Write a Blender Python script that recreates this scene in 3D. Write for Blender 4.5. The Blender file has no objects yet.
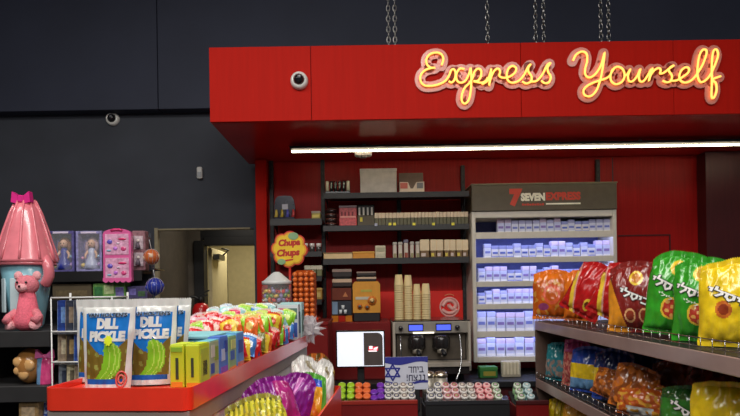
import bpy, bmesh, math, random
from mathutils import Vector, Matrix, noise
random.seed(7)
R = math.radians
sc = bpy.context.scene
COL = sc.collection

# ------------------------------------------------------------------ camera, world, lights, exposure
FPX, CX, CY, EYE, ROLL = 560.0, 365.0, 290.0, 1.58, R(0.9)
cd = bpy.data.cameras.new('camera'); cam = bpy.data.objects.new('camera', cd); COL.objects.link(cam)
cd.sensor_width = 36.0; cd.lens = FPX/740*36.0
cd.shift_x = (370-CX)/740; cd.shift_y = (CY-208)/740
cd.clip_start = .02
cam.matrix_world = Matrix.Translation((0, 0, EYE)) @ Matrix.Rotation(math.pi/2, 4, 'X') @ Matrix.Rotation(-ROLL, 4, 'Z')
sc.camera = cam
sc.view_settings.view_transform = 'Standard'; sc.view_settings.look = 'None'
sc.view_settings.gamma = 1.0; sc.view_settings.exposure = 0.0; sc.view_settings.use_curve_mapping = False
sc.cycles.use_denoising = True
sc.cycles.max_bounces = 8; sc.cycles.transparent_max_bounces = 12

w = bpy.data.worlds.new('world'); sc.world = w; w.use_nodes = True
w.node_tree.nodes['Background'].inputs[0].default_value = (.85, .92, 1, 1)
w.node_tree.nodes['Background'].inputs[1].default_value = .10

def area(name, loc, rot, sx, sy, power, col=(1, 1, 1)):
    l = bpy.data.lights.new(name, 'AREA'); l.shape = 'RECTANGLE'; l.size = sx; l.size_y = sy
    l.energy = power; l.color = col
    o = bpy.data.objects.new(name, l); o.location = loc; o.rotation_euler = rot; COL.objects.link(o); return o
area('shop_and_fill_light', (-.6, .9, 4.15), (R(8), 0, 0), 2.6, .5, 62, (1, .96, .9))
area('shop_and_fill_light', (1.6, .3, 4.15), (R(8), 0, 0), 2.2, .5, 28, (1, .96, .9))
area('shop_and_fill_light', (-2.3, 1.2, 4.15), (R(6), R(-12), 0), 2.0, .5, 34, (1, .96, .9))  # added fill lamp, brightens the toys and whatever faces left
area('rear_fill_light', (0, -1.6, 3.9), (R(38), 0, 0), 3.0, .6, 78, (1, .97, .93))  # unseen fill added behind the camera to light the fronts
area('corridor_light', (-1.3, 6.4, 2.5), (0, 0, 0), .5, .5, 16, (1, .93, .74))
area('passage_fill_light', (-1.25, 5.1, 2.43), (0, 0, 0), .3, .3, 3.0, (1, .92, .78))  # small unseen lamp added to lift the dark passage walls

def W(px, py, d):
    """the place in the room seen at pixel px, py when it is d metres in front of the camera"""
    u, v = px-CX, CY-py
    c, s = math.cos(ROLL), math.sin(ROLL)
    return Vector(((u*c+v*s)*d/FPX, d, EYE+(-u*s+v*c)*d/FPX))

# ------------------------------------------------------------------ materials
def c(r, g, b):
    f = lambda x: (x/255/12.92) if x/255 <= .04045 else ((x/255+.055)/1.055)**2.4
    return (f(r), f(g), f(b))
MATS = {}
def mat(name, rgb, rough=.5, metal=0., coat=0., var=.12, scale=18., bump=0., emit=0., alpha=1., trans=0., spec=.5, stretch=None):
    if name in MATS: return MATS[name]
    m = bpy.data.materials.new(name); m.use_nodes = True; nt = m.node_tree
    b = nt.nodes['Principled BSDF']
    b.inputs['Base Color'].default_value = (*rgb, 1)
    b.inputs['Roughness'].default_value = rough; b.inputs['Metallic'].default_value = metal
    b.inputs['Coat Weight'].default_value = coat; b.inputs['Coat Roughness'].default_value = .12
    b.inputs['Specular IOR Level'].default_value = spec
    b.inputs['Alpha'].default_value = alpha; b.inputs['Transmission Weight'].default_value = trans
    if emit:
        b.inputs['Emission Color'].default_value = (*rgb, 1); b.inputs['Emission Strength'].default_value = emit
    if var or bump:
        tc = nt.nodes.new('ShaderNodeTexCoord'); n = nt.nodes.new('ShaderNodeTexNoise'); n.inputs['Scale'].default_value = scale
        n.inputs['Detail'].default_value = 3
        if stretch:
            mp = nt.nodes.new('ShaderNodeMapping'); mp.inputs['Scale'].default_value = stretch
            nt.links.new(tc.outputs['Object'], mp.inputs[0]); nt.links.new(mp.outputs[0], n.inputs['Vector'])
        else: nt.links.new(tc.outputs['Object'], n.inputs['Vector'])
        if var:
            r = nt.nodes.new('ShaderNodeValToRGB')
            r.color_ramp.elements[0].position = .3; r.color_ramp.elements[1].position = .7
            r.color_ramp.elements[0].color = (*[x*(1-var) for x in rgb], 1)
            r.color_ramp.elements[1].color = (*[min(1, x*(1+var)) for x in rgb], 1)
            nt.links.new(n.outputs['Fac'], r.inputs[0]); nt.links.new(r.outputs[0], b.inputs['Base Color'])
        if bump:
            bp = nt.nodes.new('ShaderNodeBump'); bp.inputs['Strength'].default_value = bump; bp.inputs['Distance'].default_value = .01
            nt.links.new(n.outputs['Fac'], bp.inputs['Height']); nt.links.new(bp.outputs[0], b.inputs['Normal'])
    MATS[name] = m; return m
def M(r, g, b, kind='paper'):
    """a plain coloured material of one of a few finishes"""
    k = f'{kind} {r} {g} {b}'
    if k in MATS: return MATS[k]
    p = dict(paper=dict(rough=.55, var=.08), gloss=dict(rough=.22, coat=.4, var=.08), foil=dict(rough=.24, coat=.5, var=.15, scale=30, bump=.25),
             matte=dict(rough=.85, var=.12), metal=dict(rough=.28, metal=1, var=.05), plush=dict(rough=.95, var=.15, scale=120, bump=.5),
             print=dict(rough=.4, var=.35, scale=55))[kind]
    return mat(k, c(r, g, b), **p)

def glow(name, rgb, strength):
    if name in MATS: return MATS[name]
    m = bpy.data.materials.new(name); m.use_nodes = True; nt = m.node_tree
    b = nt.nodes['Principled BSDF']; b.inputs['Base Color'].default_value = (*rgb, 1)
    b.inputs['Emission Color'].default_value = (*rgb, 1); b.inputs['Emission Strength'].default_value = strength
    MATS[name] = m; return m

# ------------------------------------------------------------------ mesh building
class MB:
    def __init__(s): s.v = []; s.f = []; s.m = []; s.sm = []; s.mats = []; s.x = Matrix.Identity(4)
    def mi(s, m):
        if m not in s.mats: s.mats.append(m)
        return s.mats.index(m)
    def add(s, verts, faces, m, smooth=False):
        o = len(s.v); s.v += [s.x @ Vector(p) for p in verts]
        i = s.mi(m)
        for f in faces: s.f.append([o+k for k in f]); s.m.append(i); s.sm.append(smooth)
        return s
    def box(s, cx, cy, cz, sx, sy, sz, m, b=None):
        h = (sx/2, sy/2, sz/2)
        if b is None: b = min(.004, min(h)*.3)
        V = []; idx = {}
        for a in (-1, 1):
            for e in (-1, 1):
                for g in (-1, 1):
                    for ax in range(3):
                        p = [a*(h[0]-b), e*(h[1]-b), g*(h[2]-b)]; sg = (a, e, g); p[ax] = sg[ax]*h[ax]
                        idx[(a, e, g, ax)] = len(V); V.append((cx+p[0], cy+p[1], cz+p[2]))
        Fc = []
        for ax in range(3):
            o1, o2 = [k for k in range(3) if k != ax]
            for sg in (-1, 1):
                q = []
                for (p1, p2) in ((-1, -1), (1, -1), (1, 1), (-1, 1)):
                    t = [0, 0, 0]; t[ax] = sg; t[o1] = p1; t[o2] = p2; q.append(idx[(*t, ax)])
                Fc.append(q)
            for p1 in (-1, 1):
                for p2 in (-1, 1):
                    t0 = [0, 0, 0]; t0[o1] = p1; t0[o2] = p2; t1 = list(t0); t0[ax] = -1; t1[ax] = 1
                    Fc.append([idx[(*t0, o1)], idx[(*t1, o1)], idx[(*t1, o2)], idx[(*t0, o2)]])
        for a in (-1, 1):
            for e in (-1, 1):
                for g in (-1, 1): Fc.append([idx[(a, e, g, 0)], idx[(a, e, g, 1)], idx[(a, e, g, 2)]])
        return s.add(V, Fc, m)
    def bx(s, x0, x1, y0, y1, z0, z1, m, b=None):
        return s.box((x0+x1)/2, (y0+y1)/2, (z0+z1)/2, abs(x1-x0), abs(y1-y0), abs(z1-z0), m, b)
    def lathe(s, prof, m, n=24, at=(0, 0, 0), smooth=True):
        V = []; Fc = []
        for r, z in prof:
            for k in range(n):
                a = 2*math.pi*k/n; V.append((at[0]+r*math.cos(a), at[1]+r*math.sin(a), at[2]+z))
        for i in range(len(prof)-1):
            for k in range(n): Fc.append([i*n+k, i*n+(k+1) % n, (i+1)*n+(k+1) % n, (i+1)*n+k])
        if prof[0][0] > 1e-5: Fc.append(list(range(n))[::-1])
        if prof[-1][0] > 1e-5: Fc.append([(len(prof)-1)*n+k for k in range(n)])
        return s.add(V, Fc, m, smooth)
    def ball(s, p, r, m, n=12, sq=(1, 1, 1)):
        V = []; Fc = []; k2 = n//2
        for i in range(k2+1):
            th = math.pi*i/k2
            for k in range(n):
                a = 2*math.pi*k/n
                V.append((p[0]+r*sq[0]*math.sin(th)*math.cos(a), p[1]+r*sq[1]*math.sin(th)*math.sin(a), p[2]+r*sq[2]*math.cos(th)))
        for i in range(k2):
            for k in range(n): Fc.append([i*n+k, (i+1)*n+k, (i+1)*n+(k+1) % n, i*n+(k+1) % n])
        return s.add(V, Fc, m, True)
    def tube(s, pts, r, m, n=8, closed=False):
        pts = [Vector(p) for p in pts]; L = len(pts); V = []; Fc = []
        up = None
        for i, p in enumerate(pts):
            a = pts[(i-1) % L] if (closed or i > 0) else p
            b = pts[(i+1) % L] if (closed or i < L-1) else p
            t = (b-a)
            t = t.normalized() if t.length > 1e-9 else Vector((0, 0, 1))
            if up is None:
                up = Vector((0, 0, 1)) if abs(t.z) < .9 else Vector((1, 0, 0))
            e1 = (up-t*up.dot(t))
            e1 = e1.normalized() if e1.length > 1e-6 else t.orthogonal().normalized()
            up = e1; e2 = t.cross(e1); rr = r[i] if isinstance(r, (list, tuple)) else r
            for k in range(n):
                q = 2*math.pi*k/n; V.append(p+e1*rr*math.cos(q)+e2*rr*math.sin(q))
        for i in range(L if closed else L-1):
            j = (i+1) % L
            for k in range(n): Fc.append([i*n+k, i*n+(k+1) % n, j*n+(k+1) % n, j*n+k])
        if not closed: Fc.append(list(range(n))[::-1]); Fc.append([(L-1)*n+k for k in range(n)])
        return s.add(V, Fc, m, True)
    def prism(s, poly, a0, a1, m, axis='y', smooth=False):
        """an outline extruded along an axis; poly in the other two (x,z for y; y,z for x; x,y for z)"""
        def P(u, v, a): return {'y': (u, a, v), 'x': (a, u, v), 'z': (u, v, a)}[axis]
        n = len(poly); V = [P(u, v, a0) for u, v in poly]+[P(u, v, a1) for u, v in poly]
        Fc = [[k, (k+1) % n, n+(k+1) % n, n+k] for k in range(n)]
        s.add(V, Fc, m, smooth); s.add(V, [list(range(n))[::-1], list(range(n, 2*n))], m); return s
    def flat(s, vf, fn, m):
        """2-D verts and faces placed by fn(u, v)"""
        return s.add([fn(*p) for p in vf[0]], vf[1], m)
    def build(s, name, parent=None, loc=None, rot=None):
        me = bpy.data.meshes.new(name); me.from_pydata([tuple(p) for p in s.v], [], s.f)
        for m in s.mats: me.materials.append(m)
        me.polygons.foreach_set('material_index', s.m); me.polygons.foreach_set('use_smooth', s.sm)
        bm = bmesh.new(); bm.from_mesh(me); bmesh.ops.recalc_face_normals(bm, faces=bm.faces); bm.to_mesh(me); bm.free()
        o = bpy.data.objects.new(name, me); COL.objects.link(o)
        if parent: o.parent = parent
        if loc is not None: o.location = loc
        if rot is not None: o.rotation_euler = rot
        return o

def tag(o, label=None, cat=None, group=None, kind=None):
    if label: o['label'] = label
    if cat: o['category'] = cat
    if group: o['group'] = group
    if kind: o['kind'] = kind
    return o
def thing(name, label, cat, loc, rot=(0, 0, 0), group=None):
    o = bpy.data.objects.new(name, None); COL.objects.link(o); o.empty_display_size = .05
    o.location = loc; o.rotation_euler = rot
    return tag(o, label, cat, group)
def copy_tree(o, loc, rot=None, label=None, group=None, parent=None):
    r = o.copy(); COL.objects.link(r)
    if parent is None: r.location = loc
    if rot is not None: r.rotation_euler = rot
    if parent is not None: r.parent = parent
    if label: r['label'] = label
    if group: r['group'] = group
    for ch in list(o.children): copy_tree(ch, None, parent=r)
    return r
ORD = 'first second third fourth fifth sixth seventh eighth ninth tenth eleventh twelfth thirteenth fourteenth fifteenth sixteenth seventeenth eighteenth nineteenth twentieth'.split() + ['twenty-'+k for k in 'first second third fourth fifth sixth seventh eighth ninth'.split()]

def smooth_path(P, k=6, closed=False):
    P = [Vector(p) for p in P]; out = []; n = len(P)
    for i in range(n if closed else n-1):
        g = lambda j: P[j % n] if closed else P[max(0, min(n-1, j))]
        a, b, d, e = g(i-1), g(i), g(i+1), g(i+2)
        for q in range(k):
            t = q/k
            out.append(.5*((2*b)+(d-a)*t+(2*a-5*b+4*d-e)*t*t+(3*b-a-3*d+e)*t**3))
    if not closed: out.append(P[-1])
    return out

TXT = {}
HB = {'ב': (.66, [[(.04, .85), (.50, .85), (.50, .06)], [(.0, .06), (.68, .06)]]), 'י': (.22, [[(.02, .85), (.16, .85), (.16, .48)]]),
      'ס': (.68, [[(.0, .85), (.62, .85), (.62, .38), (.36, .05), (.12, .36), (.12, .85)]]), 'ל': (.56, [[(.04, 1.22), (.04, .82), (.52, .82), (.52, .52), (.22, .02)]]),
      'ח': (.60, [[(.06, .0), (.06, .85), (.54, .85), (.54, .0)]]), 'ד': (.62, [[(.0, .85), (.64, .85)], [(.50, .85), (.50, .0)]]),
      'נ': (.42, [[(.12, .85), (.34, .85), (.34, .06), (.0, .06)]]), 'צ': (.60, [[(.04, .85), (.06, .62), (.52, .08)], [(.54, .85), (.52, .6), (.34, .36)], [(.0, .06), (.56, .06)]]),
      '!': (.16, [[(.08, .90), (.08, .44)], [(.08, .09), (.08, .05)]])}
def strokes2d(s, hw):
    """Hebrew letters laid out left to right as broad pen strokes"""
    V = []; Fc = []; x = 0.
    for ch in s:
        wd, st = HB[ch]
        for L in st:
            P = [Vector((x+a, b_)) for a, b_ in L]
            for i in range(len(P)-1):
                d = (P[i+1]-P[i]).normalized(); n = Vector((-d.y, d.x))*hw; a, e = P[i]-d*hw, P[i+1]+d*hw
                k = 4
                for q in range(k):
                    u0, u1 = a+(e-a)*(q/k), a+(e-a)*((q+1)/k); o = len(V)
                    V += [tuple(u0+n), tuple(u1+n), tuple(u1-n), tuple(u0-n)]; Fc.append([o, o+1, o+2, o+3])
        x += wd+.20
    return V, Fc
def text2d(s, bold=0., shear=0.):
    """verts and faces of a word, one unit high in capitals, its left end at 0"""
    k = (s, bold, shear)
    if k in TXT: return TXT[k]
    if all(ch in HB for ch in s): TXT[k] = strokes2d(s, .06+bold); return TXT[k]
    cu = bpy.data.curves.new('lettering', 'FONT'); cu.body = s; cu.size = 1; cu.offset = bold; cu.resolution_u = 3; cu.shear = shear
    o = bpy.data.objects.new('lettering', cu); COL.objects.link(o)
    dg = bpy.context.evaluated_depsgraph_get()
    me = o.evaluated_get(dg).to_mesh()
    V = [(p.co.x, p.co.y) for p in me.vertices]; Fc = [list(p.vertices) for p in me.polygons]
    o.evaluated_get(dg).to_mesh_clear()
    bpy.data.objects.remove(o); bpy.data.curves.remove(cu)
    TXT[k] = (V, Fc); return TXT[k]
def fit(vf, x0, x1, y0, y1, rot=0.):
    """a word stretched to a rectangle, then turned about its middle"""
    V, Fc = vf
    a0 = min(p[0] for p in V); a1 = max(p[0] for p in V); b0 = min(p[1] for p in V); b1 = max(p[1] for p in V)
    cx, cy = (x0+x1)/2, (y0+y1)/2; out = []
    for p in V:
        x = x0+(p[0]-a0)/(a1-a0)*(x1-x0)-cx; y = y0+(p[1]-b0)/(b1-b0)*(y1-y0)-cy
        out.append((cx+x*math.cos(rot)-y*math.sin(rot), cy+x*math.sin(rot)+y*math.cos(rot)))
    return out, Fc

# ------------------------------------------------------------------ bags and pouches
def sstep(a, b, x):
    t = max(0, min(1, (x-a)/(b-a))); return t*t*(3-2*t)
class Bag:
    """a filled foil or clear bag standing on its lower edge, its front towards -y"""
    def __init__(s, w, h, t, seed=0, seal=.06, low=.8, crinkle=.006, pinch=.05, stand=False, taper=0., arch=0.):
        s.w, s.h, s.t, s.seed, s.seal, s.low, s.cr, s.pinch, s.stand, s.taper, s.arch = w, h, t, seed, seal, low, crinkle, pinch, stand, taper, arch
    def pt(s, u, t, side, off=0.):
        a, b = (0. if s.stand else s.seal), 1-s.seal
        q = max(0., min(1., (t-a)/(b-a)))
        v = math.sin(math.pi*min(1, q)**s.low)**.6 if 0 < q < 1 else 0.
        if s.stand: v = (1-q)**.55 if q < 1 else 0.
        e = max(0., 1-abs(u)**2.6)**.62
        n1 = noise.noise(Vector((u*2.2+s.seed*7.3, t*3.1, side*2.+s.seed)))
        n2 = noise.noise(Vector((u*6+s.seed*3.1, t*7., side*5.+s.seed*2)))
        cr = s.cr*(n1*.8+n2*.6)*min(1, v*2)*min(1, e*2.5)
        fold = s.cr*.6*math.sin(u*17+s.seed+2*n1)*(math.exp(-abs(t-a-.02)*16)+math.exp(-abs(t-b+.02)*13))*e
        y = side*(s.t/2*e*v+.0012*e)+cr*side+fold
        x = s.w/2*u*(1-s.pinch*v)*(1-s.taper*(1-t))+.004*n1*(abs(u) > .9)
        z = s.h*(t-(0 if s.stand else .012*v*(1-abs(u))))
        if s.arch:
            k = sstep(.62, 1., t); x *= 1-.9*s.arch*k; z -= s.h*s.arch*k*(abs(u)**2.2)*(1+.5*n1); z += s.h*.03*k*noise.noise(Vector((u*1.6+s.seed, 3.3, s.seed)))
        y += side*off*e
        return Vector((x, y, z))
    def mesh(s, mb, zone, nu=26, nv=34, back=None, crimp=True, lo=0., hi=1.):
        for side in (-1, 1):
            us = [-1+2*i/nu for i in range(nu+1)]; ts = [lo+(hi-lo)*j/nv for j in range(nv+1)]
            V = [s.pt(u, t, side) for t in ts for u in us]
            if crimp:
                for i in range(nu+1):
                    if hi >= 1: V[nv*(nu+1)+i].z += .004*(i % 2)
            by = {}
            for j in range(nv):
                for i in range(nu):
                    m = zone((us[i]+us[i+1])/2, (ts[j]+ts[j+1])/2) if side < 0 or back is None else back
                    by.setdefault(m, []).append([j*(nu+1)+i, j*(nu+1)+i+1, (j+1)*(nu+1)+i+1, (j+1)*(nu+1)+i])
            for m, Fc in by.items(): mb.add(V, Fc, m, True)
        return mb
    def word(s, mb, txt, u0, u1, t0, t1, m, rot=0., bold=0., outline=None, off=.0016):
        ar = s.h/(s.w/2)                      # keep the turn square on the bag
        def put(b, mm, o):
            V, Fc = text2d(txt, b)
            if outline: base = text2d(txt, bold)
            else: base = (V, Fc)
            a0 = min(p[0] for p in base[0]); a1 = max(p[0] for p in base[0]); b0 = min(p[1] for p in base[0]); b1 = max(p[1] for p in base[0])
            cu, ct = (u0+u1)/2, (t0+t1)/2; P = []
            for p in V:
                x = (u0+(p[0]-a0)/(a1-a0)*(u1-u0)-cu); y = (t0+(p[1]-b0)/(b1-b0)*(t1-t0)-ct)*ar
                xr = x*math.cos(rot)-y*math.sin(rot); yr = x*math.sin(rot)+y*math.cos(rot)
                uu = max(-.97, min(.97, cu+xr)); P.append(s.pt(uu, ct+yr/ar, -1, o))
            mb.add(P, Fc, mm)
        if outline: put(bold+.07, outline, off); put(bold, m, off+.0014)
        else: put(bold, m, off)
# ------------------------------------------------------------------ the room
DW, RW = 4.75, 4.60                     # dark wall, red wall
m_dark = mat('charcoal wall paint', c(62, 65, 74), rough=.8, var=.12, scale=3)
m_navy = mat('blue-black bulkhead paint', c(50, 54, 72), rough=.7, var=.1, scale=2)
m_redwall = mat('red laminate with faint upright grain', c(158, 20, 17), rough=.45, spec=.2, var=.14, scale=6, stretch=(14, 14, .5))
m_redgloss = mat('glossy red acrylic soffit', c(206, 36, 30), rough=.2, coat=0., var=.05, scale=3, spec=.3)
m_canopy = mat('red satin canopy panel', c(188, 28, 17), rough=.6, spec=.08, var=.05, scale=4, stretch=(10, 10, .6))
m_black = mat('black powder coat', c(24, 24, 26), rough=.5, var=.1)
m_shelf = mat('charcoal shelf board', c(46, 45, 46), rough=.5, var=.12, scale=12)
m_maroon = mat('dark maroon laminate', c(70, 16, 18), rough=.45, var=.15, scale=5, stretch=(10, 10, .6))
m_dred = mat('deep red counter laminate', c(120, 20, 20), rough=.35, var=.15, scale=6)
m_red = mat('bright red tray plastic', c(242, 58, 34), rough=.3, var=.05, coat=.3)
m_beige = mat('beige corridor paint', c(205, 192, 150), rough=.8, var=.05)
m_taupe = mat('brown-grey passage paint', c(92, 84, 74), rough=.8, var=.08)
m_white = mat('white enamel', c(228, 228, 226), rough=.4, var=.04)
m_steel = mat('brushed steel', c(176, 168, 154), rough=.35, metal=.45, var=.12, scale=30, stretch=(1, 1, 20))
m_chrome = mat('chrome wire', c(205, 205, 205), rough=.18, metal=1, var=0)
m_clear = mat('clear plastic', (1, 1, 1), rough=.05, var=0, alpha=.07, spec=.6)
m_floor = mat('grey floor tile', c(120, 118, 114), rough=.35, var=.12, scale=6)

def structure(name, mb, parent=None):
    o = mb.build(name, parent); o['kind'] = 'structure'; return o
structure('floor', MB().bx(-3.6, 3.6, -2.6, 8.4, -.05, 0, m_floor))
structure('ceiling', MB().bx(-3.6, 3.6, -2.6, 4.9, 4.3, 4.35, m_black))
ox0, ox1, oz = W(156.5, 260, DW).x, W(254.5, 260, DW).x, W(200, 229.5, DW).z
b = MB(); b.bx(-3.6, ox0, DW, DW+.08, 0, 4.3, m_dark, 0); b.bx(ox0, ox1, DW, DW+.08, oz, 4.3, m_dark, 0); b.bx(ox1, 3.6, DW, DW+.08, 0, 4.3, m_dark, 0)
structure('wall_back', b)
bz = W(115, 110.5, DW-.1).z
b = MB(); bxm = W(158, 100, DW-.12).x
b.bx(-3.6, bxm-.003, DW-.12, DW-.001, bz, 4.295, m_navy, .003); b.bx(bxm+.003, 3.2, DW-.12, DW-.001, bz, 4.295, m_navy, .003)
structure('trim_1', b)
b = MB(); t = .018                              # pale edging around the passage
m_edge = M(150, 138, 112, 'matte')
b.bx(ox0-.012, ox0+t, DW-.012, DW+.03, 0, oz+t, m_edge, .002); b.bx(ox0+t, ox1-.03, DW-.012, DW+.03, oz-.004, oz+t*.6, m_edge, .002)
structure('trim_2', b)
structure('wall_left', MB().bx(-3.66, -3.6, -2.6, 4.9, 0, 4.3, m_dark, 0))
# passage behind the opening
DD = 5.6
dx0, dx1, dz = W(205, 280, DD).x, -.72, W(225, 245.5, DD).z
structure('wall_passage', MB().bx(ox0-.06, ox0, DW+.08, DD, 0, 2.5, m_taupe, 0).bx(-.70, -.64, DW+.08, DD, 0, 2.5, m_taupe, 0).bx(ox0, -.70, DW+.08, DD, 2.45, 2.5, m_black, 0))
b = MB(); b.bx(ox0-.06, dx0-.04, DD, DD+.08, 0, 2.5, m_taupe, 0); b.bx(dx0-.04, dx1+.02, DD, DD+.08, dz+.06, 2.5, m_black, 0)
structure('wall_inner', b)
d = thing('door_1', None, None, (0, 0, 0)); d['kind'] = 'structure'
b = MB(); b.bx(dx0-.1, dx0, DD-.03, DD+.1, 0, dz+.05, m_black); b.bx(dx0, dx1, DD-.03, DD+.1, dz, dz+.09, m_black); b.bx(dx1, dx1+.05, DD-.03, DD+.1, 0, dz+.05, m_black)
f = b.build('door_frame', d)
# door leaf, swung open into the room beyond
p0, p1 = Vector((dx0+.02, DD+.12)), Vector((W(226, 300, DD+.92).x, DD+.92))
dirv = (p1-p0).normalized(); ang = math.atan2(dirv.y, dirv.x)
b = MB(); b.x = Matrix.Translation((p0.x, p0.y, 0)) @ Matrix.Rotation(ang, 4, 'Z'); b.bx(0, .8, -.02, .02, .01, dz-.01, m_beige); b.bx(.80, .812, -.025, .025, .01, dz-.01, m_black, .002)
lf = b.build('door_leaf', d)
b = MB(); b.x = Matrix.Translation((p0.x, p0.y, 0)) @ Matrix.Rotation(ang, 4, 'Z'); b.bx(.05, .34, -.085, -.02, dz-.13, dz-.07, M(150, 148, 142, 'metal')); b.tube([(.3, -.06, dz-.08), (.1, -.17, dz-.03), (0, -.12, dz-.02)], .008, m_black)
b.build('door_closer', d)
structure('wall_beyond', MB().bx(-3, .6, 7.6, 7.66, 0, 2.6, m_beige, 0).bx(-.56, -.50, DD+.1, 7.6, 0, 2.6, m_beige, 0).bx(-2.6, -2.54, DD+.1, 7.6, 0, 2.6, m_beige, 0).bx(-2.6, .6, DD+.1, 7.6, 2.6, 2.66, m_beige, 0))
# red wall with its lighter end post
SZ = EYE+1.065
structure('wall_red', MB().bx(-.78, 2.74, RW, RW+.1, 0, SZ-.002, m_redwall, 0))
structure('trim_3', MB().bx(-.868, -.78, RW-.1, RW+.1, 0, SZ-.002, m_canopy, .004))
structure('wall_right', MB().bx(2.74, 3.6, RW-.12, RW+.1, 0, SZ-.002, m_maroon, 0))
# seams of the red panels
b = MB()
for px in (613, ): b.bx(W(px, 200, RW).x-.004, W(px, 200, RW).x+.004, RW-.004, RW, 1.0, SZ-.01, m_maroon, 0)
x0, x1 = W(618, 236, RW).x, W(669, 236, RW).x; z1 = W(640, 236, RW).z
b.bx(x0, x1, RW-.006, RW, z1, z1+.01, m_maroon, 0); b.bx(x1, x1+.01, RW-.006, RW, .95, z1+.01, m_maroon, 0)
structure('trim_4', b)

# ------------------------------------------------------------------ red canopy hung from the ceiling
CYF = 3.5; cx0 = W(209.5, 100, CYF).x; cz1 = W(209, 47.5, CYF).z; cx1 = 3.3
can = thing('canopy', 'large glossy red canopy box hanging over the service counter', 'canopy', (0, CYF, SZ))
L = lambda x, y, z: (x, y-CYF, z-SZ)
xs = [cx0, W(311, 80, CYF).x, W(521, 80, CYF).x, 1.95, cx1]
for k in range(4):
    MB().bx(xs[k]+.0015, xs[k+1]-.0015, .0, .03, .0, cz1-SZ, m_canopy, .0015).build('front_panel', can)
MB().bx(cx0, cx1, .03, RW-CYF+.08, .002, .02, m_redgloss, .001).build('soffit', can)
MB().prism([(cx0, .03), (cx0+.02, .03), (-.848, RW-CYF+.08), (-.868, RW-CYF+.08)], .02, cz1-SZ, m_canopy, 'z').build('end_panel', can)
# chains
chs = [(388.2, 'left strand of the leftmost pair of chains above the red canopy'), (394.6, 'right strand of the leftmost pair of chains above the red canopy'),
       (533.5, 'left strand of the chain pair above the gap between the neon words'), (541.5, 'right strand of the chain pair above the gap between the neon words'),
       (598, 'left strand of the chain pair above the neon capital Y'), (605.5, 'right strand of the chain pair above the neon capital Y'),
       (486, 'single thin steel chain above the middle of the neon word Express')]
m_chain = M(150, 148, 145, 'metal')
for px, lab in chs:
    p = W(px, 40, CYF+.06); b = MB(); z = cz1-SZ-.012; k = 0; top = 4.3-SZ
    while z < top:
        el = []
        for q in range(10):
            a = 2*math.pi*q/10; h, v = .011*math.cos(a), .021*math.sin(a)
            el.append((h, 0, z+.016+v) if k % 2 else (0, h, z+.016+v))
        b.tube(el, .0034, m_chain, 5, True); z += .033; k += 1
    o = b.build('hanging_chain', None, (p.x, CYF+.012 if False else CYF+.015, SZ)); tag(o, 'steel '+lab if not lab.startswith('single') else lab, 'chain', 'chains holding the canopy')

# dome cameras
def dome(px, py, d, r, label, dark):
    p = W(px, py, d+.002)
    t = thing('dome_camera', label, 'security camera', p, (math.pi/2, 0, 0))
    MB().lathe([(r, 0), (r, .012), (r*.93, .03), (r*.72, .042), (r*.62, .040), (r*.6, .03)], M(225, 222, 216, 'gloss'), 28).build('housing', t)
    MB().lathe([(r*.62, .032), (r*.58, .045), (r*.42, .06), (r*.2, .067), (0, .069)], mat('smoked dome', c(25, 25, 28), rough=.08, var=0, coat=.5), 24).build('lens_dome', t)
    b = MB(); b.lathe([(r*.2, .05), (r*.2, .0715), (r*.1, .0725), (0, .0725)], M(90, 90, 95, 'gloss'), 12, (r*.1, r*.12, 0)); b.build('lens', t)
dome(299.5, 81.5, CYF, .056, 'white round dome security camera on the red canopy front', 0)
dome(113.5, 119.5, DW, .058, 'white ringed dome security camera high on the dark wall', 1)
p = W(200.5, 173.5, DW)
t = thing('motion_sensor', 'small white motion sensor on the dark wall', 'sensor', p)
MB().box(0, -.02, 0, .045, .04, .1, M(215, 213, 208), .008).build('casing', t); MB().box(0, -.0415, -.015, .03, .004, .04, M(170, 172, 175), .001).build('lens', t)

# ------------------------------------------------------------------ neon words
m_core = glow('neon tube warm yellow', (1.0, .50, .10), 1.55)
m_acr = mat('pale acrylic backing', c(236, 150, 138), rough=.25, var=.04, coat=.3)
m_acr.node_tree.nodes['Principled BSDF'].inputs['Alpha'].default_value = .8
def neon(label, strokes):
    ps = []
    for (ox, oy, pts) in strokes: ps.append([W(ox+x/5.2, oy+y/5.2, CYF-.03) for x, y in pts])
    base = W(*((480, 90) if 'Express' in label else (650, 85)), CYF)
    t = thing('neon_sign', label, 'neon sign', base)
    bk = MB(); plates = []
    for s in ps:
        L = [p-base for p in smooth_path(s, 5)]
        MB().tube([(p.x, -.03, p.z) for p in L], .0064, m_core, 8).build('neon_tube', t)
        rr = .033
        for i, p in enumerate(L):                          # cut-to-shape plate behind the tube
            bk.add([(p.x+rr*math.cos(q*math.pi/6), -.014-.0002*(i % 7), p.z+rr*math.sin(q*math.pi/6)) for q in range(12)], [list(range(12))], m_acr)
        for i in range(len(L)-1):
            a, e = L[i], L[i+1]; dv = Vector((e.x-a.x, 0, e.z-a.z))
            if dv.length < 1e-5: continue
            nn = Vector((-dv.z, 0, dv.x)).normalized()*rr
            y = -.0132-.0002*(i % 5)
            bk.add([(a.x+nn.x, y, a.z+nn.z), (e.x+nn.x, y, e.z+nn.z), (e.x-nn.x, y, e.z-nn.z), (a.x-nn.x, y, a.z-nn.z)], [[0, 1, 2, 3]], m_acr)
    bk.build('backing_plate', t)
    for s in ps:
        for p in s[::7]:
            q = p-base; MB().tube([(q.x, -.0001, q.z), (q.x, -.0125, q.z)], .005, m_chrome, 8).build('standoff', t)
    return t
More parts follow.
